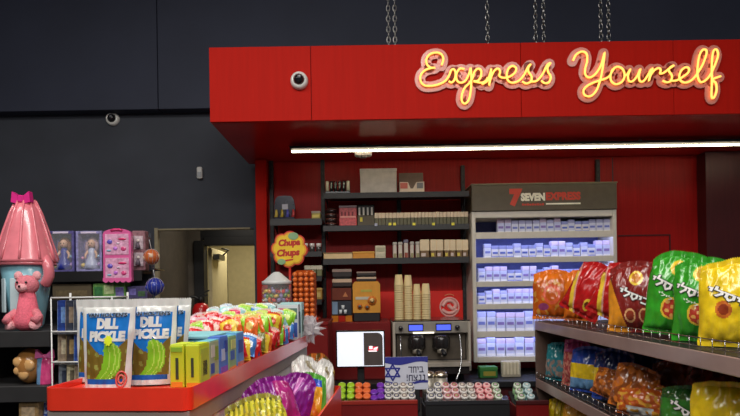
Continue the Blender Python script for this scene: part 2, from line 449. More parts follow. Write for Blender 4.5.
EX = [(410, 40, [(165, 130), (173, 100), (165, 76), (140, 65), (105, 73), (86, 98), (88, 126), (106, 143), (130, 144), (104, 147), (74, 160), (55, 186), (56, 216), (76, 236), (112, 238), (150, 230), (184, 212), (205, 180), (214, 157), (228, 152), (237, 172), (232, 205), (216, 221), (201, 214)]),
      (410, 40, [(283, 152), (262, 148), (246, 165), (240, 192), (250, 217), (272, 221), (292, 206), (308, 172), (316, 146), (319, 200), (316, 262), (306, 310), (286, 331), (270, 318), (270, 285), (285, 248), (310, 222), (326, 196), (336, 164), (354, 149), (370, 160), (368, 190), (352, 212), (330, 214), (372, 222), (394, 212), (404, 196)]),
      (480, 40, [(10, 230), (38, 212), (53, 172), (58, 150), (53, 195), (47, 236), (58, 192), (76, 158), (95, 149), (105, 165), (100, 185), (118, 196), (150, 192), (180, 172), (188, 148), (172, 135), (150, 146), (139, 178), (144, 208), (166, 222), (198, 214), (226, 186), (250, 140), (264, 126), (252, 142), (252, 165), (268, 190), (264, 216), (240, 226), (220, 215)]),
      (480, 40, [(264, 216), (295, 212), (325, 178), (348, 132), (366, 120), (352, 142), (354, 165), (368, 192), (358, 220), (336, 224), (318, 211)])]
YO = [(565, 35, [(42, 132), (58, 102), (88, 86), (112, 98), (115, 135), (105, 175), (106, 206), (126, 221), (158, 203), (188, 155), (206, 90), (198, 160), (184, 232), (162, 290), (132, 318), (102, 312), (97, 286), (122, 260), (168, 240), (212, 226), (236, 208), (246, 182), (272, 165), (300, 178), (310, 212), (296, 243), (264, 256), (240, 238), (238, 204), (254, 176)]),
      (565, 35, [(306, 210), (322, 206), (340, 178), (328, 210), (332, 238), (352, 240), (376, 212), (392, 176), (384, 215), (390, 240), (408, 240), (428, 214), (448, 178)]),
      (640, 35, [(66, 172), (54, 205), (46, 240), (56, 208), (76, 182), (98, 172), (108, 184), (104, 200), (124, 196), (150, 176), (176, 158), (158, 168), (150, 186), (166, 212), (160, 238), (140, 246), (118, 238)]),
      (640, 35, [(160, 238), (190, 236), (222, 218), (250, 196), (254, 174), (236, 168), (214, 186), (204, 216), (216, 242), (246, 246), (280, 224), (320, 165), (342, 112), (346, 82), (328, 76), (310, 104), (300, 160), (300, 214), (314, 244), (340, 236), (366, 206), (392, 150), (406, 104), (398, 76), (382, 84), (374, 140), (374, 240), (372, 318), (384, 326), (398, 290), (394, 250), (376, 232), (420, 214)])]
neon('glowing yellow neon script word Express on the red canopy', EX)
neon('glowing yellow neon script word Yourself on the red canopy', YO)

# ------------------------------------------------------------------ linear lamp under the canopy
LD = 4.1; lx0 = W(291, 151, LD).x; lz = W(480, 149.5, LD).z
t = thing('linear_lamp', 'long slim glowing linear lamp under the red canopy', 'lamp', (0, LD, lz))
zsoff = SZ-lz
MB().bx(lx0, 3.2, -.085, .085, .010, .026, m_black).build('housing', t)
MB().prism([(.009*math.cos(math.pi*k/10), .010-.011*math.sin(math.pi*k/10)) for k in range(11)], lx0+.004, 3.19, glow('warm white diffuser', (1, .85, .60), 17), 'x').build('diffuser', t)
for px in (364, 466, 640):
    x = W(px, 140, LD).x; MB().bx(x-.012, x+.012, -.01, .01, .026, zsoff+.001, M(150, 145, 140, 'metal')).build('bracket', t)
p = W(363, 140.5, LD)
t = thing('box_sensor', 'small white box sensor under the canopy behind the lamp', 'sensor', (p.x, LD+.1, SZ))  # white box sensor fixed to the soffit
MB().box(0, 0, -.03, .13, .09, .062, M(205, 195, 188), .012).build('casing', t)
MB().lathe([(.03, 0), (.028, -.012), (0, -.014)], M(120, 112, 110), 16, (0, 0, -.06)).build('lens', t)

# ------------------------------------------------------------------ wall shelving on the red wall
SF = 4.32                                   # front edge of the boards
def zz(px, py, d): return W(px, py, d).z
for px, y0, y1, lab in ((272.5, 150, 330, 'leftmost black upright rail on the red wall'), (323.5, 160, 330, 'black upright rail between the short and long wall shelves'),
                        (399, 200, 330, 'black upright rail behind the middle of the long wall shelves'), (463, 166, 330, 'black upright rail beside the lit cigarette cabinet'),
                        (597.5, 160, 186, 'black upright rail above the right end of the lit cabinet')):
    x = W(px, 220, RW).x; z0, z1 = zz(px, y1, RW), zz(px, y0, RW)
    b = MB(); b.bx(x-.016, x+.016, RW-.03, RW, z0, z1, m_black, .002)
    n = int((z1-z0)/.05)
    for k in range(n): b.bx(x-.004, x+.004, RW-.0315, RW-.03, z0+.02+k*.05, z0+.045+k*.05, m_shelf, 0)
    tag(b.build('wall_rail'), lab, 'rail', 'uprights of the wall shelving')
def board(px0, px1, ytop, th, lab):
    z = zz((px0+px1)/2, ytop, SF); x0, x1 = W(px0, ytop, SF).x, W(px1, ytop, SF).x
    t = thing('wall_shelf', lab, 'shelf', ((x0+x1)/2, RW, z), group='charcoal wall shelves'); h = (x1-x0)/2
    MB().bx(-h, h, SF-RW, -.031, -.022, 0, m_shelf).build('board', t)
    MB().bx(-h, h, SF-RW-.012, SF-RW, -th, .002, m_shelf, .002).build('front_lip', t)
    for sx in (-1, 1):
        MB().prism([(-.035, -.022), (-.035, -.09), (SF-RW+.05, -.03), (SF-RW+.05, -.022)], sx*(h-.02)-.003, sx*(h-.02)+.003, m_black, 'x').build('bracket', t)
    return z
zS = {}
zS['m1'] = board(323, 469, 192.5, .042, 'topmost long charcoal shelf on the red wall')
zS['m2'] = board(323, 469, 225, .042, 'second long charcoal shelf from the top on the red wall')
zS['m3'] = board(323, 469, 258, .046, 'lowest long charcoal shelf on the red wall')
zS['l1'] = board(270, 322, 219, .05, 'topmost short charcoal shelf above the yellow flower sign')
zS['l2'] = board(270, 322, 252, .04, 'second short charcoal shelf behind the yellow flower sign')
zS['l3'] = board(270, 322, 276.5, .04, 'third short charcoal shelf behind the orange lollipops')
zS['l4'] = board(270, 322, 300, .04, 'lowest short charcoal shelf behind the orange lollipops')
SD = SF+.05                                  # where goods stand, a little behind the front edge
def goods(name, lab, cat, px0, px1, ptop, zb, build, depth=.12, d=None, group=None):
    """an Empty on a shelf; build(w, h, t) fills it in local coordinates"""
    d = d or SD; x0, x1 = W(px0, ptop, d).x, W(px1, ptop, d).x; h = zz((px0+px1)/2, ptop, d)-zb
    t = thing(name, lab, cat, ((x0+x1)/2, d, zb), group=group); build(x1-x0, h, t, depth); return t
def carton(body, lidm=None, lid=.0, panel=None, lidname='lid'):
    def f(w, h, t, dp):
        hb = h*(1-lid)
        MB().bx(-w/2, w/2, 0, dp, 0.001, hb, body).build('box_body', t)
        if lid: MB().bx(-w/2-.002, w/2+.002, -.002, dp+.002, hb, h, lidm).build(lidname, t)
        if panel:
            for (a0, a1, b0, b1, m) in panel: MB().bx(-w/2+a0*w, -w/2+a1*w, -.0035, -.0002, b0*h, b1*h, m, 0).build('printed_panel', t)
    return f
# top shelf
def tins(w, h, t, dp):
    MB().bx(-w/2, w/2, 0, dp, .001, h*.25, M(30, 30, 32, 'gloss')).build('holder', t)
    n = 6
    for k in range(n):
        x = -w/2+w*(k+.5)/n; light = k in (0, n-1)
        MB().lathe([(w/n*.42, 0), (w/n*.42, h*.7), (w/n*.3, h*.74)], M(205, 200, 170, 'gloss') if light else M(38, 40, 38, 'gloss'), 12, (x, w/n*.55, h*.25)).build('tin', t)
        if not light: MB().bx(x-w/n*.2, x+w/n*.1, w/n*.1-.002, w/n*.12, h*.45, h*.8, M(120, 125, 110), 0).build('tin_label', t)
goods('tin_tray', 'black tray holding dark tins with a pale tin at each end', 'tray', 325, 350, 180.5, zS['m1'], tins, .1)
goods('storage_box', 'plain light grey storage box with lid on the top shelf', 'box', 360, 396.5, 168.5, zS['m1'], carton(M(178, 172, 166, 'matte'), M(188, 183, 178, 'matte'), .08), .2)
def notch(w, h, t, dp):
    m = M(120, 102, 92, 'matte'); m2 = M(214, 196, 176)
    MB().bx(-w/2, w/2, dp*.5, dp*.5+.004, .001, h, m).build('back_card', t)
    b = MB(); b.prism([(-w/2, .001), (w/2, .001), (w/2, h*.52), (.18*w, h*.5), (.04*w, h*.22), (-.06*w, h*.22), (-.16*w, h*.5), (-w/2, h*.52)], 0, .004, m2, 'y')
    b.bx(-w/2, -w/2+.004, .004, dp*.5, .001, h*.5, m2, 0); b.bx(w/2-.004, w/2, .004, dp*.5, .001, h*.5, m2, 0); b.build('tray_front', t)
    MB().bx(-w*.48, -w*.18, -.003, 0, h*.22, h*.47, M(190, 96, 82), 0).build('printed_panel', t); MB().bx(w*.2, w*.45, -.003, 0, h*.22, h*.47, M(120, 120, 124), 0).build('printed_panel', t)
goods('display_carton', 'brown counter display carton with a notched pale front', 'carton', 399.5, 424, 171, zS['m1'], notch, .15)
# second shelf
def tinstack(w, h, t, dp):
    n = 4
    for k in range(n):
        MB().lathe([(w/2, 0), (w/2, h/n*.7), (w*.47, h/n*.74), (w*.47, h/n)], M(48, 30, 28, 'gloss'), 20, (0, w/2, h/n*k+.001)).build('tin', t)
        MB().lathe([(w/2+.001, h/n*.70), (w/2+.001, h/n*.82)], M(130, 70, 60, 'gloss'), 20, (0, w/2, h/n*k)).build('tin_lid', t)
goods('tin_stack', 'stack of four round dark brown tins on the second shelf', 'tins', 325, 336.5, 208, zS['m2'], tinstack)
goods('gift_box', 'coral pink patterned box on the second long wall shelf', 'box', 339, 356.5, 205.5, zS['m2'],
      carton(M(196, 72, 74, 'print'), M(150, 128, 128), .1, [(.06, .94, .42, .5, M(230, 150, 140)), (.1, .2, .5, .7, M(120, 30, 36)), (.3, .4, .5, .7, M(120, 30, 36)), (.5, .6, .5, .7, M(120, 30, 36)), (.72, .82, .5, .7, M(120, 30, 36))]))
def sticks(w, h, t, dp):
    MB().bx(-w/2, w/2, 0, dp, .001, h*.48, M(82, 72, 52)).build('tray', t)
    MB().bx(-w/2, w/2, dp*.7, dp, h*.48, h, M(48, 44, 40)).build('back_card', t)
    for k in range(4):
        x = -w/2+w*(k+.55)/4.2; MB().bx(x-.007, x+.007, .01, .03, h*.46, h*.82, M(214, 208, 196)).build('stick_pack', t)
    MB().bx(-w*.34, -w*.2, -.003, 0, h*.2, h*.38, M(225, 205, 60), 0).build('price_tag', t)
goods('stick_display', 'brown tray of white stick packs under a dark hood', 'display', 357, 374.5, 203, zS['m2'], sticks)
# long row of pale tops: little packs, each lifted out on its own
x0, x1 = W(374.5, 215, SD).x, W(468, 215, SD).x; n = 26; pw = (x1-x0)/n; ph = zz(420, 212.5, SD)-zS['m2']
def small_pack(name, lab, pw, ph, m1, m2, frac, grp, dp=.05):
    t = thing(name, lab, 'pack', (0, 0, 0), group=grp)
    MB().bx(-pw*.45, pw*.45, 0, dp, .001, ph*frac, m1, .001).build('pack_body', t); MB().bx(-pw*.47, pw*.47, -.001, dp, ph*frac, ph, m2, .002).build('pack_top', t); return t
pr = small_pack('tobacco_pack', 'x', pw, ph, M(96, 92, 66), M(232, 208, 178), .6, 'cream topped packs on the second shelf')
for k in range(n):
    loc = (x0+pw*(k+.5), SD-.01, zS['m2']); lab = f'cream topped small pack, {ORD[k]} from the left in the long row on the second shelf'
    if k == 0: pr.location = loc; pr['label'] = lab
    else: copy_tree(pr, loc, label=lab)
def pricetag(px, py, d, w_, h_, m, lab):
    p = W(px, py, d); tag(MB().box(0, 0, 0, w_, .003, h_, m, .0005).build('price_tag', None, p), lab, 'tag', 'price tags on the wall shelves')
for k, px in enumerate((376, 390, 394.5, 414, 433.5, 453)):
    pricetag(px, 224 if k else 224.6, SF-.015, .022, .02, M(236, 222, 70) if k else M(170, 170, 190), f'{"small yellow" if k else "small pale grey"} price tag, {ORD[k]} from the left on the second long shelf edge')
# third shelf
goods('flat_box', 'long flat cream box lying on the third long shelf', 'box', 323.5, 352.5, 252.5, zS['m3'], carton(M(222, 190, 140), M(150, 122, 80), .15))
goods('flat_box', 'flat orange-yellow box beside the cream one on the third shelf', 'box', 352.8, 374.5, 251.5, zS['m3'], carton(M(214, 142, 42), M(232, 170, 70), .2))
goods('small_carton', 'upright cream carton with grey print on the third shelf', 'carton', 375.2, 385.5, 245.5, zS['m3'], carton(M(216, 202, 172), None, 0, [(.1, .9, .55, .85, M(180, 172, 140)), (.1, .9, .15, .4, M(196, 186, 160))]))
for k, (a, e, top) in enumerate(((393, 396.6, 242), (398.4, 402.2, 242), (404, 408, 239.5), (410.2, 413.7, 241.5), (415.8, 419.4, 241.5))):
    goods('slim_pack', f'slim pale upright pack, {ORD[k]} from the left of five on the third shelf', 'pack', a, e, top, zS['m3'],
          carton(M(214, 200, 184), M(120, 112, 130) if k == 2 else M(190, 180, 168), .18, [(.1, .9, .02, .3, M(150, 70, 50) if k == 2 else M(150, 140, 100))]), .06, group='slim packs on the third shelf')
for k, (a, e) in enumerate(((420.2, 429), (430.5, 436.2), (436.6, 443), (444.5, 449.5), (450, 455.5), (456.5, 462), (462.4, 468))):
    goods('cigarette_carton', f'cream block pack with dark base, {ORD[k]} from the left beside the slim packs', 'pack', a, e, 239.5, zS['m3'],
          carton(M(120, 92, 60), M(236, 212, 172), .62, [(.1, .6, .08, .26, M(220, 196, 80) if k % 2 else M(210, 190, 180))], 'pack_top'), .08, group='cream block packs on the third shelf')
# short shelves
def caddy(w, h, t, dp):
    m = M(32, 30, 52, 'gloss'); pts = []
    for k in range(13):
        a = math.pi*k/12; pts.append((w/2*math.copysign(abs(math.cos(a))**.45, math.cos(a)), h*.3+h*.7*abs(math.sin(a))**.6))
    MB().prism([(-w/2*.95, .001), (w/2*.95, .001)]+pts, .05, .09, m, 'y').build('back_card', t)
    MB().bx(-w/2, w/2, 0, .05, .001, h*.12, m).build('holder', t)
    for k, col in enumerate(((224, 196, 90), (196, 168, 60), (90, 90, 190), (196, 60, 60))):
        x = -w*.4+w*.27*k; b = MB(); b.tube([(x, .02, h*.1), (x+.006, .02, h*.25), (x+.004, .02, h*.42)], [.014, .012, .008], M(*col, 'gloss'), 8); b.build('lighter', t)
    MB().bx(-w*.12, w*.16, .045, .05, h*.45, h*.66, M(205, 205, 215)).build('printed_badge', t)
goods('lighter_display', 'dark blue rounded display of coloured lighters on the top short shelf', 'display', 273, 294, 194.5, zS['l1'], caddy)
goods('small_box', 'small yellow and white box at the right end of the top short shelf', 'box', 311.5, 320, 211, zS['l1'], carton(M(190, 168, 80), M(190, 176, 160), .25, [(.1, .9, .25, .55, M(225, 205, 110))]))
for k in range(3):
    goods('white_top_jar', f'small white topped dark jar, {ORD[k]} from the left behind the yellow flower sign', 'jar', 302.5+k*6.6, 308+k*6.6, 243.5, zS['l2'],
          lambda w, h, t, dp: (MB().lathe([(w/2, .001), (w/2, h*.6), (w*.4, h*.66)], M(70, 62, 60, 'gloss'), 14, (0, w/2, 0)).build('jar_body', t), MB().lathe([(w*.47, h*.62), (w*.47, h), (w*.4, h+.003)], M(225, 214, 205, 'gloss'), 14, (0, w/2, 0)).build('lid', t)), group='white topped jars on the second short shelf')
for k in range(3):
    goods('snack_box', f'pale topped small pack, {ORD[k]} from the left on the third short shelf', 'pack', 304.5+k*6, 310+k*6, 265.5, zS['l3'], carton(M(120, 120, 80), M(210, 200, 176), .4), group='packs on the third short shelf')
goods('tea_box', 'yellow-tan box on the lowest short shelf beside the orange lollipops', 'box', 305, 322, 288, zS['l4'], carton(M(186, 142, 62), M(206, 168, 92), .2, [(.08, .3, .2, .6, M(220, 190, 110)), (.4, .62, .2, .6, M(150, 96, 40)), (.7, .92, .2, .6, M(220, 190, 110))]))

# ------------------------------------------------------------------ lit cigarette cabinet
KD = 4.30
kx0, kx1 = W(472.5, 270, KD).x, W(617.5, 270, KD).x; kz0, kz1 = zz(545, 361.5, KD), zz(545, 184.5, KD); khz = zz(545, 210.5, KD)
m_cream = mat('cream enamel cabinet', c(212, 204, 190), rough=.4, var=.04)
m_head = mat('olive grey sign board', c(92, 82, 64), rough=.5, var=.08)
m_led = glow('cool white shelf strip', (.46, .56, 1.0), 12)
m_kback = mat('blue cabinet back', c(78, 84, 150), rough=.5, var=.1)
kab = thing('cigarette_cabinet', 'tall lit cigarette cabinet with cream frame on the red wall', 'cabinet', (kx0, KD, kz0))
kw, kh = kx1-kx0, kz1-kz0; kdp = RW-KD-.002; hh = khz-kz0; fw = .03
b = MB(); b.bx(0, fw, 0, kdp, 0, hh, m_cream); b.bx(kw-fw, kw, 0, kdp, 0, hh, m_cream); b.bx(fw, kw-fw, 0, kdp, 0, .025, m_cream); b.bx(fw, kw-fw, 0, kdp, hh-.05, hh, m_cream); b.build('frame', kab)
MB().bx(fw, kw-fw, kdp-.02, kdp-.004, .02, hh-.04, m_kback).build('back_panel', kab)
hd = MB().bx(0, kw, -.012, kdp, hh, kh, m_head).build('sign_board', kab)
MB().bx(-.004, kw+.004, -.016, kdp, kh, kh+.012, M(120, 108, 84)).build('top_trim', kab)
m_sred = M(204, 70, 50); m_swh = M(252, 244, 222)
def onk(px, py): p = W(px, py, KD-.013); return (p.x-kx0, p.z-kz0)
def sign_rect(b, px0, px1, py0, py1, txt, m, bold, shear=0):
    a = onk(px0, py1); e = onk(px1, py0); b.flat(fit(text2d(txt, bold, shear), a[0], e[0], a[1], e[1]), lambda u, v: (u, -.0135, v), m)
b = MB(); sign_rect(b, 509.5, 522.5, 188.6, 206.6, '7', m_sred, .09); b.build('numeral', hd)
b = MB(); sign_rect(b, 520.8, 545, 192.6, 201.2, 'SEVEN', m_swh, .07); b.build('lettering', hd)
b = MB(); sign_rect(b, 546, 580.5, 191.6, 200.4, 'EXPRESS', m_sred, .06); b.build('lettering', hd)
b = MB(); a, e = onk(546, 204.6), onk(580.5, 202.6); b.bx(a[0], e[0], -.0145, -.012, a[1], e[1], m_swh, 0); b.build('underline', hd)
b = MB(); a, e = onk(522, 205.6), onk(544.5, 203.2)
for k in range(9): b.bx(a[0]+(e[0]-a[0])*k/9, a[0]+(e[0]-a[0])*(k+.75)/9, -.0145, -.012, a[1], e[1]-(k % 2)*.003, m_sred, 0)
b.build('small_print', hd)
# rows: pixel of the pack tops, of the shelf top, columns
rows = [(219.8, 232.0, 497.5, 610.5, 16, 238.0), (243.0, 257.0, 484, 610.5, 17, 262.3), (267.5, 281.0, 478, 610.5, 18, 286.0), (290.0, 303.5, 478, 610.5, 18, 308.5), (311.0, 331.0, 477, 610.5, 14, 336.5), (337.0, 356.5, 477, 610.5, 14, 361.0)]
rown = ['topmost', 'second', 'third', 'fourth', 'fifth', 'lowest']
m_pk = [M(214, 216, 236), M(200, 204, 236), M(226, 224, 232)]
for r, (yt, yb, a, e, n, yl) in enumerate(rows):
    zt = zz(545, yb, KD)-kz0
    MB().bx(fw, kw-fw, .004, kdp-.02, zt-.012, zt, m_cream).build('shelf', kab)
    MB().bx(fw, kw-fw, -.004, .006, zz(545, yl, KD)-kz0 if r < 5 else .0, zt+.004, m_cream, .002).build('shelf_edge', kab)
    top = (zz(545, rows[r-1][5], KD)-kz0) if r else hh-.05
    MB().bx(fw+.01, kw-fw-.01, .012, .034, top+.010, top+.018, m_led, 0).build('light_strip', kab)
    xa, xe = W(a, yt, KD+.05).x, W(e, yt, KD+.05).x; pw = (xe-xa)/n; hp = zz(545, yt, KD+.05)-zt-kz0
    protos = []
    for q in range(3 if r < 4 else 2):
        bm_ = m_pk[q]; hq = hp*(1+.12*(q == 1)-.14*(q == 2)) if r < 4 else hp*(1-.06*q)
        t = thing('cigarette_pack', 'x', 'cigarette pack', (0, 0, 0), group=f'cigarette packs on the {rown[r]} lit shelf')
        MB().bx(-pw*.46, pw*.46, 0, .05, .001, hq*.72, bm_, .002).build('pack_body', t)
        MB().bx(-pw*.46, pw*.46, 0, .05, hq*.725, hq, [M(176, 176, 216), M(206, 186, 214), M(150, 156, 212)][q], .002).build('flip_top', t)
        b = MB(); b.bx(-pw*.34, pw*.34, -.002, 0, hq*.34, hq*.5, [M(120, 130, 205), M(140, 120, 190), M(90, 110, 200)][q], 0); b.build('printed_panel', t); b = MB(); b.bx(-pw*.46, pw*.46, -.002, 0, 0.002, hq*.16, [M(236, 236, 240), M(236, 236, 244), M(150, 160, 225)][q], 0); b.build('warning_strip', t)
        protos.append([t, False])
    for k in range(n):
        q = random.randrange(len(protos)); y = KD+.05+random.uniform(0, .01)
        loc = (xa+pw*(k+.5), y, zt+kz0); lab = f'white and blue cigarette pack, {ORD[k]} from the left on the {rown[r]} lit shelf'
        if not protos[q][1]: protos[q][0].location = loc; protos[q][0]['label'] = lab; protos[q][1] = True
        else: copy_tree(protos[q][0], loc, label=lab)
    for t, used in protos:
        if not used:
            for ch in list(t.children): bpy.data.objects.remove(ch)
            bpy.data.objects.remove(t)

# ------------------------------------------------------------------ back counter and what stands on it
BCZ = .92
t = thing('back_counter', 'dark back counter along the red wall under the coffee machine', 'counter', (.8, 4.3, 0))
MB().bx(-1.08, 1.9, -.33, .295, 0, BCZ-.04, m_maroon).build('body', t)
MB().bx(-1.1, 1.92, -.36, .295, BCZ-.04, BCZ, m_black).build('worktop', t)
rx0, rx1 = W(329, 330, 4.1).x, W(392.5, 330, 4.1).x; rtop = zz(360, 322, 4.1)
t = thing('service_cabinet', 'plain deep red cabinet standing behind the payment screen', 'cabinet', ((rx0+rx1)/2, 4.1, BCZ)); h = (rx1-rx0)/2
MB().bx(-h, h-.012, .004, .46, .001, rtop-BCZ, m_dred).build('body', t)
MB().bx(-h+.004, -.002, 0, .004, .01, rtop-BCZ-.01, m_dred, .001).build('door', t); MB().bx(.002, h-.016, 0, .004, .01, rtop-BCZ-.01, m_dred, .001).build('door', t)
# brighter red splash panel with a round emblem
px0, px1 = W(380, 300, RW).x, W(463.5, 300, RW).x-.0; pz1 = zz(425, 291, RW-.02)
t = thing('splash_panel', 'bright red wall panel with a round pale swirl emblem', 'panel', ((px0+px1)/2, RW, BCZ))
MB().bx(px0-(px0+px1)/2, (px1-px0)/2, -.022, -.001, .001, pz1-BCZ, mat('bright red splash laminate', c(222, 34, 22), rough=.4, var=.05)).build('board', t)
e = W(449.5, 307, RW-.023); ex, ez = e.x-(px0+px1)/2, e.z-BCZ; m_em = M(240, 180, 172)
b = MB(); rr = .076
b.tube([(ex+rr*math.cos(q*math.pi/16), -.0235, ez+rr*math.sin(q*math.pi/16)) for q in range(32)], .007, m_em, 6, True)
b.tube(smooth_path([(ex+x*rr, -.024, ez+y*rr) for x, y in ((-.75, .1), (-.3, .65), (.3, .62), (.66, .2), (.4, -.2), (0, .05), (-.1, .3))], 6), .016, m_em, 6)
b.tube(smooth_path([(ex+x*rr, -.024, ez+y*rr) for x, y in ((-.8, -.25), (-.3, -.6), (.3, -.62), (.78, -.25))], 6), .015, m_em, 6)
b.tube(smooth_path([(ex+x*rr, -.024, ez+y*rr) for x, y in ((-.5, 1.22), (0, 1.38), (.5, 1.22))], 6), .005, M(220, 130, 90), 6)
b.build('emblem', t)
# things on the red cabinet
CT = rtop
def at_cab(name, lab, cat, px0, px1, ptop, zb, fn, dp=.2): return goods(name, lab, cat, px0, px1, ptop, zb, fn, dp, d=4.14)
def cupstand(w, h, t, dp):
    m = M(62, 48, 44); MB().bx(-w/2, w/2, .02, dp, .001, h, m).build('casing', t)
    MB().bx(-w/2+.006, w/2-.006, .004, .02, h*.62, h*.97, M(122, 60, 44, 'gloss')).build('upper_panel', t)
    b = MB(); b.prism([(w*.05, h*.72), (w*.3, h*.72), (w*.18, h*.86)], 0, .004, M(196, 120, 70), 'y'); b.build('picture', t)
    MB().bx(-w/2+.006, w/2-.006, .006, .02, h*.2, h*.6, M(58, 62, 70, 'gloss')).build('niche', t)
    MB().bx(-w*.46, -w*.2, 0, .006, h*.22, h*.58, M(128, 150, 176, 'gloss')).build('side_card', t)
    for (x, z) in ((-.04, .27), (.12, .27), (.04, .4)):
        MB().lathe([(w*.06, 0), (w*.08, h*.12)], M(220, 224, 226, 'gloss'), 14, (x*w*1.4, -.012, h*z-.01)).build('white_cup', t)
    b = MB()
    for k, col in enumerate(((206, 120, 36), (180, 40, 26), (206, 120, 36))): b.bx(-w/2+w*k/3, -w/2+w*(k+1)/3-.002, .003, .02, .001, h*.18, M(*col, 'gloss'), .001)
    b.build('base_panel', t)
c1 = at_cab('cup_dispenser', 'dark dispenser with small white cups on the red cabinet', 'dispenser', 331, 352, 287, CT, cupstand)
def louvre(w, h, t, dp):
    MB().bx(-w/2, w/2, 0, dp, .001, h*.45, M(52, 38, 34)).build('tray_body', t)
    MB().bx(-w/2, w/2, .02, dp, h*.55, h, M(44, 34, 32)).build('lid', t)
    b = MB(); b.bx(-w/2, w/2, -.003, 0, h*.25, h*.44, M(214, 180, 150), .001); b.build('rim_strip', t); b = MB(); b.bx(-w/2, w/2, .017, .02, h*.84, h, M(150, 124, 112), .001); b.build('upper_strip', t)
    MB().bx(-w*.4, w*.4, .03, dp, h*.45, h*.55, M(30, 24, 24)).build('gap_filler', t)
zt1 = zz(341, 287, 4.14)
at_cab('pastry_tray', 'brown two-tier tray on top of the cup dispenser', 'tray', 332, 351.5, 269, zt1, louvre, .16)
def yellowbox(w, h, t, dp):
    m = M(222, 152, 46); pts = [(-w/2, h*.22), (w/2, h*.22), (w/2, h*.93), (w*.42, h), (-w*.42, h), (-w/2, h*.93)]
    MB().prism(pts, 0, dp, m, 'y').build('box_body', t)
    MB().bx(-w/2+.004, w/2-.004, .004, dp, .001, h*.22, M(28, 24, 26)).build('stand', t)
    b = MB(); b.bx(-w*.4, w*.25, -.003, 0, h*.55, h*.62, M(200, 196, 176), 0); b.build('banner', t)
    for (x, z, r) in ((.2, .52, .17), (-.25, .38, .1), (.02, .36, .1)):
        MB().lathe([(w*r, 0), (w*r*.85, .012), (0, .018)], M(214, 120, 40), 18).build('picture', t, (x*w, -.001, z*h), (math.pi/2, 0, 0))
        MB().lathe([(w*r*.55, 0), (0, .006)], M(240, 205, 140) if r > .12 else M(120, 130, 140), 14).build('picture', t, (x*w, -.0165, z*h), (math.pi/2, 0, 0))
    MB().bx(-w*.2, w*.2, -.003, 0, h*.74, h*.8, M(190, 176, 70), 0).build('banner', t)
at_cab('snack_dispenser', 'orange-yellow printed box on a black stand on the red cabinet', 'box', 352.5, 380, 281.5, CT, yellowbox)
zt2 = zz(366, 281.5, 4.14)
at_cab('pastry_tray', 'brown two-tier tray on top of the orange-yellow box', 'tray', 356.5, 376, 271.5, zt2+.001, louvre, .16)

# coffee machine
MD = 4.0; mx0, mx1 = W(393, 340, MD).x, W(470.5, 340, MD).x; mzt = zz(432, 321.5, MD); mw = mx1-mx0
cm = thing('coffee_machine', 'wide steel two-group espresso machine with blue displays', 'coffee machine', ((mx0+mx1)/2, MD, BCZ))
def mz(py): return zz(432, py, MD)-BCZ
h = mw/2; m_dark2 = M(40, 36, 36, 'gloss')
MB().bx(-h+.02, h-.02, .06, .5, .06, mz(334), M(70, 64, 60, 'gloss')).build('body', cm)
MB().bx(-h, h, 0, .5, mz(333.5), mzt-BCZ, M(150, 143, 132), .006).build('top_fascia', cm)
MB().bx(-h, h, .01, .5, mzt-BCZ, mzt-BCZ+.008, m_dark2).build('cup_tray', cm)
MB().bx(-h+.03, h-.03, .052, .06, mz(360), mz(334.5), mat('dull steel plate', c(104, 95, 84), rough=.35, metal=.4, var=.15, scale=14)).build('splash_plate', cm)
m_disp = glow('blue lit display', (.07, .11, .85), 1.1)
for a, e in ((409, 422.5), (436.5, 450.5)):
    xa, xe = W(a, 327, MD).x-cm.location.x, W(e, 327, MD).x-cm.location.x
    f = MB().bx(xa-.006, xe+.006, -.004, 0, mz(331.2), mz(323.6), m_dark2).build('display_bezel', cm)
    MB().bx(xa, xe, -.0055, -.004, mz(330.2), mz(324.8), m_disp, 0).build('display_screen', f)
for px in (400.5, 457):
    x = W(px, 328, MD).x-cm.location.x
    MB().lathe([(.016, 0), (.016, .03), (.012, .034), (0, .034)], m_dark2, 16).build('steam_knob', cm, (x, 0, mz(327.5)), (math.pi/2, 0, 0))
for px in (417, 441.5):
    x = W(px, 340, MD).x-cm.location.x
    g = MB().lathe([(.058, 0), (.064, .01), (.064, .075), (.05, .1)], m_dark2, 24, (x, .02, mz(349))).build('group_head', cm)
    MB().lathe([(.034, 0), (.036, .035)], m_steel, 20, (x, -.005, mz(353))).build('portafilter', g)
    MB().tube([(x, -.03, mz(350)), (x, -.09, mz(350.5)), (x, -.15, mz(352))], [.012, .014, .016], m_black, 10).build('portafilter_handle', g)
    MB().tube([(x, -.01, mz(352)), (x, -.015, mz(356.5))], .008, m_chrome, 8).build('spout', g)
x = (W(413, 332, MD).x-cm.location.x, W(434, 332, MD).x-cm.location.x)
MB().bx(x[0], x[1], -.006, 0, mz(333.4), mz(331.8), glow('lit strip', (1, .93, .78), 1.2), 0).build('work_light', cm)
MB().bx(-h+.01, h-.01, -.07, .06, mz(366), mz(361.5), M(170, 160, 146)).build('drip_tray', cm)
MB().bx(-h+.02, h-.02, -.05, .5, .055, mz(366), m_dark2).build('base', cm)
for sx in (-1, 1):
    MB().bx(sx*(h-.008)-.009, sx*(h-.008)+.009, -.012, .3, mz(371), mzt-BCZ-.002, M(186, 176, 160), .003).build('side_panel', cm)
for sx in (-1, 1):
    for y in (.05, .42): MB().lathe([(.018, .0005), (.018, .058)], m_black, 12, (sx*(h-.06), y, 0)).build('foot', cm)
xw = W(459, 340, MD).x-cm.location.x
MB().tube(smooth_path([(xw, -.02, mz(334)), (xw+.004, -.06, mz(350)), (xw-.008, -.09, mz(366)), (xw-.04, -.11, mz(377)), (xw-.045, -.11, mz(379))], 6), .005, m_chrome, 8).build('steam_wand', cm)
xw = W(400, 340, MD).x-cm.location.x
